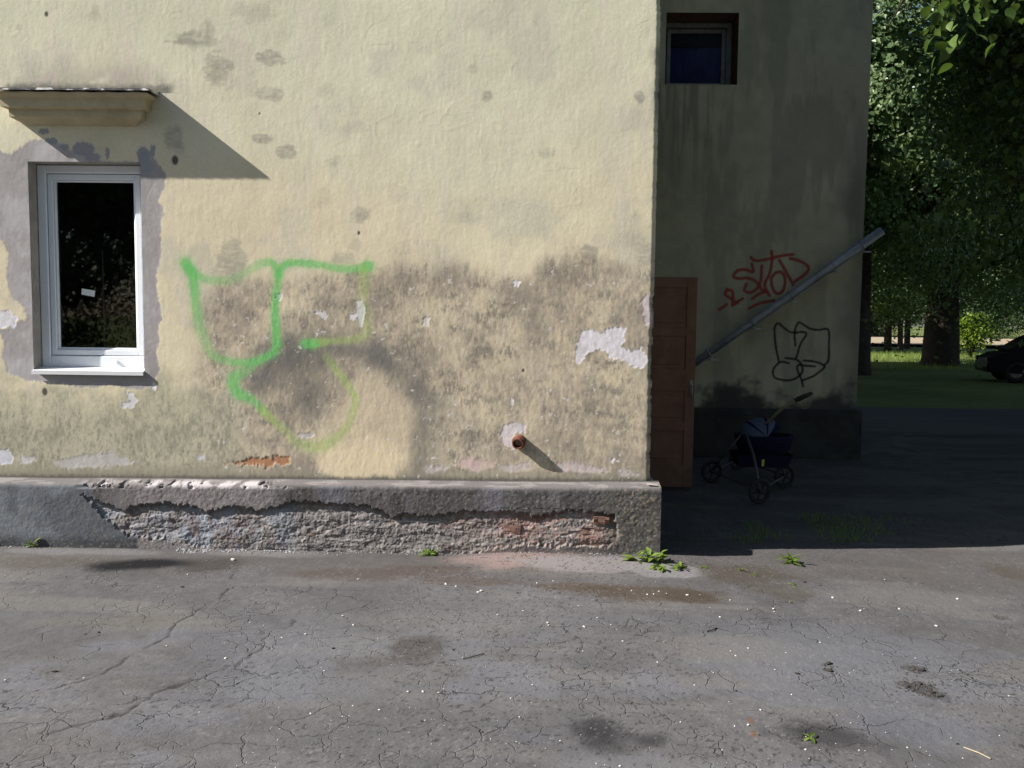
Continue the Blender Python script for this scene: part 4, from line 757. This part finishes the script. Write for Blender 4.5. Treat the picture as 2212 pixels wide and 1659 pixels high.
# grass in the shade beside the plinth corner and on the far sunlit lawn
def grass(name, pts, hs, label):
    rs = np.random.RandomState(5); P = np.array(pts); n = len(P); h = np.array(hs); a = rs.rand(n) * 6.28; w = h * .06; bx, by = np.cos(a), np.sin(a); lx, ly = (rs.rand(n) - .5) * h * .9, (rs.rand(n) - .5) * h * .9
    V = np.stack([P - np.stack([bx * w, by * w, 0 * w], 1), P + np.stack([bx * w, by * w, 0 * w], 1), P + np.stack([lx, ly, h], 1)], 1).reshape(-1, 3); me = mesh_np(name, V, np.arange(3 * n).reshape(-1, 3), True, True); set_val(me, np.repeat(rs.rand(n), 3), "v"); return tag(link(name, me, M['weed']), label, "grass", kind="stuff")
pts = []; hs = []
while len(pts) < 1200:
    u, v = rs.uniform(1560, 2050), rs.uniform(1105, 1200); x, y = on_z(u, v)
    if y < -.10 + (x - .87) * .26 + .24: continue
    if fbm(np.array([x]), np.array([y]), 1.6, 3, 611)[0] * (1 - .5 * abs((u - 1790) / 240)) < .36: continue
    pts.append((x, y, gz_at(x, y) - .003)); hs.append(rs.uniform(.015, .06))
grass("shade_grass", pts, hs, "short grass growing in the shade right of the plinth corner")
pts = []; hs = []
for k in range(14000):
    x, y = rs.uniform(9, 26), rs.uniform(24, 42); pts.append((x, y, -.02)); hs.append(rs.uniform(.06, .24))
grass("lawn_grass", pts, hs, "sunlit lawn grass beyond the house between the tree trunks")

# ================================================================== PIPE ACROSS THE WING WALL
M['zinc'] = simple("dull_zinc", (.36, .38, .43), .5, .45, .3, 8, .2, .5, (.12, .12, .13))
(xa, za), (xb, zb) = on_y(1470, 806, 4.02), on_y(1905, 499, 4.02)
pipe = thing("drainpipe", "long dull grey metal pipe slanting up across the shaded wing wall", "pipe", (xa, 4.02, 0))
dx, dz = xb - xa, zb - za; b = MB(); b.tube([(0, 0, za), (dx * .36, 0, za + dz * .36), (dx * .365, 0, za + dz * .365), (dx * .72, 0, za + dz * .72), (dx * .725, 0, za + dz * .725), (dx, 0, zb)], [.040, .042, .048, .046, .052, .050], 14); b.build("pipe", M['zinc'], pipe, True)
for t in (.14, .36, .55, .76, .90):
    b = MB(); x, z = dx * t, za + dz * t; b.torus((x, 0, z), .051, .008, (dx, 0, dz), 16, 6); b.box(x + .0, x + .11, -.01, .01, z - .078, z - .062); b.box(x + .005, x + .03, -.01, .14, z - .072, z - .05); b.build("bracket", M['zinc'], pipe)

# ================================================================== PRAM
M['tyre'] = simple("pram_tyre", (.03, .03, .032), .8, 0, .3, 30, .2); M['pramframe'] = simple("grey_pram_tube", (.08, .082, .09), .5, .3, .1, 20, 0); M['navy'] = simple("navy_pram_cloth", (.013, .015, .04), .9, 0, .25, 20, .3, .1); M['palecloth'] = simple("pale_blue_grey_pram_cloth", (.10, .12, .19), .9, 0, .12, 20, .2, .1); M['foam'] = simple("black_foam", (.03, .027, .027), .9, 0, .3, 30, .2); M['tan'] = simple("worn_tan_cloth", (.20, .17, .11), .9, 0, .3, 20, .2, .1); M['yellow'] = simple("yellow_tag", (.55, .60, .10), .7, 0, .1, 20, 0)
w1 = np.array(on_z(1640, 1089)); w2 = np.array(on_z(1537, 1043)); w3 = np.array(on_z(1694, 1054)); w4 = w2 + w3 - w1; c0 = (w2 + w3) / 2
pram = thing("pram", "dark navy pram with pale hood panel parked in the shade by the door", "pram", (c0[0], c0[1], 0))
L = lambda p: np.array(p) - c0
ax_ = w3 - w2; ax_ /= np.linalg.norm(ax_)                      # axle-wise lateral is across this
fwdv = np.array([w1[0] - w3[0], w1[1] - w3[1]]); fwdv /= np.linalg.norm(fwdv); hn = np.array([-ax_[1], ax_[0]])
for w in (w1, w2, w3, w4):
    p = L(w); wh = link("wheel", None, None, pram, (p[0], p[1], .112)); axd = (-.35, 1.0, 0) if w is not w2 else (-.25, 1.0, 0)
    b = MB(); b.torus((0, 0, 0), .098, .014, axd, 28, 8); b.build("tyre", M['tyre'], wh, True); b = MB(); b.torus((0, 0, 0), .080, .007, axd, 24, 6)
    A = Vector(axd).normalized(); e1 = A.orthogonal().normalized(); e2 = A.cross(e1)
    for k in range(5):
        d = e1 * math.cos(k * 1.2566) + e2 * math.sin(k * 1.2566); b.tube([d * .012, d * .082], .006, 6)
    b.tube([A * -.025, A * .025], .018, 10); b.build("rim", M['foam'], wh, True)
def P3(u, v, Y): x, z = on_y(u, v, Y); return (x - c0[0], Y - c0[1], z)
ym = float(c0[1]); fr = MB()
J = P3(1612, 938, ym - .22); fr.tube([J, P3(1628, 985, ym - .32), (*(L(w1)), .125)], .013, 8); J2 = P3(1625, 938, ym + .2); fr.tube([J2, (*(L(w4)), .125)], .011, 8); fr.tube([P3(1600, 940, ym - .1), (*(L(w2)), .125)], .010, 8); fr.tube([P3(1682, 950, ym), P3(1690, 1010, ym), (*(L(w3)), .125)], .011, 8)
fr.tube([(*(L(w1)), .115), (*(L(w3)), .115)], .008, 8); fr.tube([(*(L(w2)), .115), (*(L(w4)), .115)], .008, 8); fr.tube([(*(L(w1)), .115), (*(L(w2)), .115)], .007, 8); fr.tube([(*(L(w4)), .115), (*(L(w3)), .115)], .007, 8); fr.build("frame", M['pramframe'], pram, True)
hd = MB(); hd.tube([P3(1655, 915, ym - .15), P3(1685, 885, ym - .15), P3(1720, 862, ym - .12)], .014, 8); hd.tube([P3(1662, 910, ym + .2), P3(1690, 882, ym + .2), P3(1728, 862, ym + .15)], .014, 8); h = hd.build("handle", M['tan'], pram, True)
hg = MB(); hg.tube([P3(1716, 865, ym - .12), P3(1735, 856, ym - .11), P3(1750, 851, ym - .04), P3(1752, 850, ym + .05), P3(1740, 856, ym + .14), P3(1724, 864, ym + .15)], .019, 8); hg.build("grip", M['foam'], h, True)
# carrycot: an open tub, hood of ribs and panels
c1 = np.array(P3(1650, 955, ym)); cot = MB(); n = 20; rings = [(.18, .13, -.13), (.25, .18, -.05), (.28, .20, .05), (.285, .205, .075), (.26, .18, .075), (.23, .16, -.02)]
v = [(c1[0] + a * math.cos(2 * math.pi * k / n), c1[1] + b_ * math.sin(2 * math.pi * k / n), c1[2] + z) for a, b_, z in rings for k in range(n)]
cot.add(v, [(i * n + k, i * n + (k + 1) % n, (i + 1) * n + (k + 1) % n, (i + 1) * n + k) for i in range(len(rings) - 1) for k in range(n)] + [tuple(range(n))]); cot.build("carrycot", M['navy'], pram, True)
def hood(a0, a1, sc=1.0):
    v = []; ns, nt_ = 5, 12
    for i in range(ns + 1):
        a = a0 + (a1 - a0) * i / ns
        for j in range(nt_ + 1):
            t = math.pi * j / nt_; rr = .165 * sc; v.append((c1[0] - .02 - math.cos(a) * math.sin(t) ** .6 * rr * 1.25, c1[1] - math.cos(t) * .18 * sc, c1[2] + .07 + math.sin(a) * math.sin(t) ** .6 * rr))
    return v, [(i * 13 + j, i * 13 + j + 1, (i + 1) * 13 + j + 1, (i + 1) * 13 + j) for i in range(ns) for j in range(12)]
for a0, a1, mk, nm, s in ((.05, .75, 'palecloth', 'hood_panel', 1), (.75, .88, 'navy', 'hood_rib', 1.02), (.88, 1.55, 'palecloth', 'hood_panel', 1), (1.55, 1.68, 'navy', 'hood_rib', 1.02), (1.68, 2.1, 'palecloth', 'hood_panel', 1), (2.1, 2.5, 'navy', 'hood_panel', 1)):
    b = MB(); b.add(*hood(a0, a1, s)); b.build(nm, M[mk], pram, True)
b = MB(); q = P3(1650, 1000, ym - .2); b.prism([(q[0] - .018, q[2] + .03), (q[0] + .006, q[2] + .034), (q[0] + .002, q[2] - .03), (q[0] - .02, q[2] - .034)], q[1], q[1] + .004); b.build("tag", M['yellow'], pram)
b = MB(); q = P3(1640, 1030, ym); bx_ = .22; b.add([(q[0] - bx_, q[1] - .15, .2), (q[0] + bx_, q[1] - .15, .2), (q[0] + bx_, q[1] + .15, .2), (q[0] - bx_, q[1] + .15, .2), (q[0] - bx_ * 1.2, q[1] - .17, .32), (q[0] + bx_ * 1.2, q[1] - .17, .32), (q[0] + bx_ * 1.2, q[1] + .17, .32), (q[0] - bx_ * 1.2, q[1] + .17, .32)], [(0, 1, 2, 3), (0, 1, 5, 4), (1, 2, 6, 5), (2, 3, 7, 6), (3, 0, 4, 7)]); b.build("basket", M['navy'], pram)
# ================================================================== TREES
def leaf_cloud(name, P, size, seed, mat, droop=.5, flat=.4, ctr=None):
    """many small folded leaves at the points P"""
    rs = np.random.RandomState(seed); n = len(P); d = rs.normal(size=(n, 3)); d[:, 2] -= droop; d /= np.linalg.norm(d, axis=1)[:, None]
    up = rs.normal(size=(n, 3)) * flat + np.array((0, 0, 1.0))
    if ctr is not None:
        q = P - np.array(ctr); up = up * .55 + q / (np.linalg.norm(q, axis=1)[:, None] + 1e-6) * 1.1; d = d - up * (np.einsum('ij,ij->i', d, up) / np.einsum('ij,ij->i', up, up))[:, None] * .85; d /= np.linalg.norm(d, axis=1)[:, None]
    r = np.cross(d, up); r /= np.linalg.norm(r, axis=1)[:, None] + 1e-9; nrm = np.cross(r, d)
    s = (np.asarray(size) * (.6 + .7 * rs.rand(n)))[:, None]; w = .36
    V = np.stack([P, P + (d * .45 + r * w + nrm * .1) * s, P + d * s - nrm * .06 * s, P + (d * .45 - r * w + nrm * .1) * s], 1).reshape(-1, 3); i = np.arange(n)[:, None] * 4
    T = np.stack([i + [0, 1, 2], i + [0, 2, 3]], 1).reshape(-1, 3); me = mesh_np(name, V, T, False, True); set_val(me, np.repeat(rs.rand(n), 4), "v"); me.materials.append(mat); return me
def crown_points(rs, c, rad, nclump, per, sig, low=-.9):
    out = []
    ctr = []
    while len(ctr) < nclump:
        q = rs.normal(size=3); q /= np.linalg.norm(q); q *= (.35 + .65 * rs.rand() ** .5) * (.82 + .28 * rs.rand())
        if q[2] < low: continue
        ctr.append(np.array(c) + q * np.array(rad))
    for k in ctr:
        m = int(per * (.5 + rs.rand())); g = rs.normal(size=(m, 3)) * sig * (.6 + .8 * rs.rand()) * np.array((1.15, 1.15, .55)); g[:, 2] -= .25 * (g[:, 0] ** 2 + g[:, 1] ** 2) / sig; out.append(k + g)
    return np.concatenate(out), ctr
def tree_parts(seed, h0, tr, c, rad, nclump, per, sig, size, nl=10, low=-.9, mat='leaf'):
    rs = np.random.RandomState(seed); P, ctr = crown_points(rs, c, rad, nclump, per, sig, low); b = MB(); top = c[2] + rad[2] * .5
    b.tube([(0, 0, -.3), (.02 * tr, 0, .25), (.05, .03, h0 * .5), (c[0] * .3, c[1] * .3, h0), (c[0] * .7, c[1] * .7, (h0 + top) / 2), (c[0], c[1], top)], [tr * 1.35, tr * 1.1, tr, tr * .85, tr * .5, tr * .08], 12)
    for k in rs.permutation(len(ctr))[:nl]:
        e = ctr[k]; z0 = h0 * rs.uniform(.75, 1.25); s0 = np.array((c[0] * .35, c[1] * .35, z0)); m = (s0 + e) / 2 + np.array((0, 0, .12 * np.linalg.norm(e - s0))); b.tube([s0, s0 * .6 + m * .4, m, m * .5 + e * .5, e], [tr * .36, tr * .28, tr * .2, tr * .12, tr * .03], 7)
    rr = np.linalg.norm((P - np.array(c)) / np.array(rad), axis=1); sz = np.where((rr < .72) & (rs.rand(len(P)) < .45), size * 2.3, size)
    return b.mesh("trunk", True), leaf_cloud("crown", P, sz, seed + 1, M[mat], .5, .5, c)
def put_tree(parts, name, label, loc, rz=0.0, sc=1.0, group=None, cat="tree"):
    t = thing(name, label, cat, loc, group, (0, 0, rz)); t.scale = (sc, sc, sc); link("trunk", parts[0], M['bark'], t); c = link("crown", parts[1], None, t); c["kind"] = "stuff"; return t
TA = tree_parts(1, 3.0, .62, (0, 0, 8.2), (6.6, 6.2, 6.6), 220, 400, .50, .135, 16)
TB = tree_parts(2, 3.4, .36, (.3, 0, 7.6), (4.6, 4.6, 5.6), 160, 420, .46, .12, 12)
TC = tree_parts(3, 3.2, .17, (0, 0, 6.2), (2.6, 2.6, 3.6), 70, 110, .5, .26, 8)
g = "trees beyond the house"
put_tree(TA, "linden_tree", "big dark tree with thick trunk standing between sunlit lawn patches", (15.7, 27.6, 0), .4, 1.0, g)
put_tree(TB, "linden_tree", "leafy tree rising behind the wing, its sunlit side facing the house", (10.0, 21.0, 0), 1.2, 1.15, g)
put_tree(TB, "linden_tree", "tree at the right edge behind the parked car", (20.5, 29.5, 0), 2.6, 1.1, g)
put_tree(TA, "linden_tree", "tall tree farther back behind the thick-trunked tree", (11.5, 45.0, 0), 2.0, 1.25, g)
for k, (u, d_) in enumerate(((1866, 52), (1909, 50), (1936, 49), (1950, 55))):
    x = (u - 1106) / _f * d_ - .021 * d_ ; put_tree(TC, "young_tree", ["thin-trunked young tree nearest the wing's right edge", "thicker young tree in the row before the pale sand", "thin young tree right of the thicker one before the sand", "young tree closest to the big dark trunk"][k], (x, d_ - 5.7, .0), k * 1.1, (.95, 1.15, .8, 1.0)[k], "row of young trees before the sand")
for k, (x, y, s) in enumerate(((18, 92, 1.3), (34, 96, 1.4), (50, 94, 1.25), (27, 104, 1.45), (43, 108, 1.3), (62, 100, 1.4), (22, 97, 1.2), (39, 99, 1.3), (30, 90, 1.1))):
    put_tree((TA, TB)[k % 2], "distant_tree", "distant tree in the dark wood closing the view", (x, y, -4.2), k * 1.3, s, "distant trees closing the view")
for k, (x, y, s) in enumerate(((-15, -19, .9), (-9.5, -21, .95), (-4.5, -19, .62), (1.5, -21, 1.4), (-21, -24, 1.2), (9.8, -2.2, 1.0), (12.5, -9, 1.1), (10.5, 9.5, 1.0))):  # last ones are added right of the yard to keep sky light off it
    put_tree((TA, TB)[k % 2], "yard_or_added_tree", ("dark tree across the yard, mirrored in the window panes" if k < 5 else "leafy tree added right of the yard to block sky light"), (x, y, -1.6 if k < 5 else 0), k * 1.7, s, "trees across the yard mirrored in the windows" if k < 5 else "added trees blocking sky light at the right")
# sunlit bush
rs = np.random.RandomState(31); P, ctr = crown_points(rs, (0, 0, 1.05), (.8, .7, .62), 46, 42, .15, -.9); bu = thing("bush", "bright yellow green bush in sunlight left of the black car", "bush", (on_y(2097, 745, 36.0)[0], 36.0, 0)); bu.scale = (1.3, 1.3, 1.3); b = MB()
for e in ctr[:9]: b.tube([(0, 0, -.05), (e[0] * .4, e[1] * .4, e[2] * .5), tuple(e)], [.035, .025, .008], 6)
b.build("stem", M['bark'], bu); link("foliage", leaf_cloud("foliage", P, .13, 32, M['bushleaf'], .3), None, bu)["kind"] = "stuff"
# broad-leaved tree just out of view whose branches hang in at the upper right
nt_ = thing("overhanging_tree", "near broad-leaved tree hanging its branches in at the upper right", "tree", (8.0, 4.6, 0)); O = np.array((8.0, 4.6, 0)); rs = np.random.RandomState(41); b = MB()
b.tube([(0, 0, -.2), (0, .05, 1.5), (-.15, .0, 3.2), (-.3, -.2, 5.5), (-.4, -.3, 8.5)], [.30, .24, .20, .15, .05], 12)
limbs = [[(-.15, 0, 3.2), (-1.6, -1.1, 4.6), (-3.2, -2.8, 4.9), (-4.95, -4.3, 4.4), (-5.5, -4.6, 3.8)], [(-.2, 0, 3.6), (-1.4, -.5, 4.6), (-2.2, -1.2, 4.2), (-2.6, -1.6, 3.5)], [(-.25, -.1, 4.4), (-1.0, .8, 5.6), (-1.6, 1.0, 5.5), (-2.0, .8, 4.8)], [(-.3, -.2, 5.2), (-1.6, -1.0, 6.2), (-2.6, -1.9, 5.6), (-3.2, -2.2, 4.8)], [(-.2, 0, 3.0), (-1.3, -1.0, 3.4), (-2.4, -1.8, 3.3), (-3.0, -2.2, 2.7)], [(-.3, -.2, 5.5), (.8, -2, 6.8), (1.2, -3.4, 6.6)], [(-.3, -.2, 5.5), (1.2, 1.2, 6.8), (2.0, 2.2, 6.8)], [(-.2, 0, 4.0), (-1.0, 1.6, 5.0), (-1.6, 2.8, 5.0)]]
clus = []
for i, l in enumerate(limbs):
    sp_ = smooth(l, 5); b.tube(sp_, list(np.linspace(.085, .008, len(sp_))), 7)
    for t in range(len(sp_) // 3, len(sp_)):
        for k in range(3):
            q_ = np.array(sp_[t]) + rs.normal(size=3) * np.array((.45, .45, .3)) * (.55 if i == 0 else 1); clus.append((q_, i)); b.tube([sp_[t], tuple((np.array(sp_[t]) + q_) / 2 + np.array((0, 0, .05))), tuple(q_)], [.012, .008, .003], 5)
b.build("trunk", M['bark'], nt_, True)
heart = leaf_shape("leaf", [(-.06, .10), (.02, .26), (.2, .40), (.42, .40), (.65, .27), (.85, .11), (1.0, .01)], .14, .22, M['nearleaf'])
pts = []
for c_, i in clus: pts.append(c_ + rs.normal(size=(85, 3)) * np.array((.34, .34, .22)) * (.65 if i == 0 else 1))
big = np.concatenate(pts); vol = rs.normal(size=(260, 3)); vol /= np.linalg.norm(vol, axis=1)[:, None]
vol = np.array((-.6, -.3, 6.6)) + vol * np.array((3.4, 3.6, 2.6)) * (.4 + .6 * rs.rand(260, 1)); extra = np.concatenate([v_ + rs.normal(size=(42, 3)) * .36 for v_ in vol]); allp = np.concatenate([big, extra])
def view_uv(p):
    d = p + O - CAM; z = d @ _fw; return 1106 + _f * (d @ _rt) / z, 829.5 - _f * (d @ _up) / z, z
def keep(p):                                                                       # leaves never grow through the wing
    q = p + O; return ~((q[:, 0] < WXR + .15) & (q[:, 1] > 2.9)) & (q[:, 0] > 2.4 + .28 * np.clip(q[:, 2] - 3.0, 0, 2) + .12 * (q[:, 1] - .3))
allp = allp[keep(allp)]; uu, vv, zz_ = view_uv(allp); show = np.nonzero((uu > 1850) & (uu < 2230) & (vv > -30) & (vv < 480))[0]; show = show[np.argsort(zz_[show])]
solo = show[::max(1, len(show) // 270)] if len(show) < 900 else show[:290]
rest = np.setdiff1d(np.arange(len(allp)), solo)
link("foliage", leaf_cloud("foliage", allp[rest], .10, 43, M['nearleaf'], .7, .5), None, nt_)["kind"] = "stuff"
for k in solo:
    s = rs.uniform(.045, .095); l = link("leaf", heart, None, nt_, tuple(allp[k]), (rs.uniform(-1.2, -.1), rs.uniform(-.5, .5), rs.uniform(0, 6.28))); l.scale = (s, s, s)

# ================================================================== PARKED CAR AND STAKE
M['carpaint'] = simple("black_car_paint", (.008, .007, .008), .55, 0, .1, 6, 0, .15); M['carglass'] = simple("dark_car_glass", (.012, .013, .015), .3, 0, .1, 5, 0, .15); M['rubber'] = simple("car_tyre", (.02, .02, .02), .85, 0, .2, 20, .2); M['chrome'] = simple("pale_trim", (.16, .165, .18), .25, .8, .1, 10, 0)
cx_, cy_ = on_z(2128, 826); car = thing("car", "black parked car under the trees, cut off by the right edge", "car", (cx_, cy_, 0), None, (0, 0, R(-16)))
def loft(sides, name, mat):
    b = MB(); v = []; n = len(sides[0])
    for s_ in sides: v += s_
    b.add(v, [(i * n + k, i * n + (k + 1) % n, (i + 1) * n + (k + 1) % n, (i + 1) * n + k) for i in range(len(sides) - 1) for k in range(n)] + [tuple(range(n))[::-1], tuple(range((len(sides) - 1) * n, len(sides) * n))]); return b.build(name, mat, car)
bod = [(.02, .42), (.06, .28), (.5, .22), (3.7, .22), (4.0, .3), (4.05, .75), (3.95, .92), (1.15, .93), (.35, .80), (.08, .66)]
def side(p, y, k): return [(2.0 + (x - 2.0) * (1 - .03 * k), y, .6 + (z - .6) * (1 - .12 * k)) for x, z in p]
loft([side(bod, 0, 1), side(bod, .06, 0), side(bod, 1.60, 0), side(bod, 1.66, 1)], "body", M['carpaint'])
cab = [(.55, .86), (1.05, 1.22), (1.45, 1.42), (2.2, 1.47), (3.2, 1.43), (3.75, 1.22), (3.95, .90)]
def cside(sg): return [(x, (.05 + .2 * max(0, z - .9) / .55) if sg < 0 else (1.61 - .2 * max(0, z - .9) / .55), z) for x, z in cab]
loft([cside(-1), cside(1)], "cabin", M['carpaint'])
fy = lambda z: .05 + .2 * max(0, z - .9) / .55 - .006
for q in ([(1.0, .97), (1.95, .97), (1.95, 1.38), (1.52, 1.36), (1.12, 1.18)], [(2.05, .97), (2.95, .97), (2.95, 1.37), (2.05, 1.39)], [(3.05, .97), (3.75, .97), (3.6, 1.2), (3.15, 1.35)]): b = MB(); b.add([(x, fy(z), z) for x, z in q], [tuple(range(len(q)))]); b.build("window", M['carglass'], car)
b = MB(); b.add([(.60, .14, .905), (1.42, .30, 1.412), (1.42, 1.36, 1.412), (.60, 1.52, .905)], [(0, 1, 2, 3)]); o_ = b.build("windscreen", M['carglass'], car); o_.location = (-.012, 0, .012)
for w_ in (.75, 3.25):
    for y in (.07, 1.59):
        wh = link("wheel", None, None, car, (w_, y, .30)); b = MB(); b.torus((0, 0, 0), .22, .085, (0, 1, 0), 24, 8); b.build("tyre", M['rubber'], wh, True); b = MB(); b.tube([(0, -.06, 0), (0, .06, 0)], .17, 16); b.build("rim", M['chrome'], wh)
for y in (.08, 1.38): b = MB(); b.box(.03, .16, y, y + .2, .58, .70, .02); b.build("headlight", M['carglass'], car)
b = MB(); b.box(1.97, 2.03, fy(.97) - .004, fy(.97) + .02, .35, 1.0, .003); b.build("pillar_trim", M['chrome'], car); b = MB(); b.box(1.2, 3.7, fy(.9) - .01, fy(.9) + .01, .925, .945, .003); b.build("trim", M['chrome'], car)
b = MB(); b.box(1.0, 1.12, -.16, .02, .95, 1.08, .02); b.build("mirror", M['carpaint'], car)
x, y = on_z(2065, 793); tag(MB().tube([(x, y, -.05), (x + .02, y, .5), (x, y, 1.0)], [.03, .028, .025], 8).build("stake", M['bark']), "thin dark stake standing in the sunlit lawn by the bush", "stake")
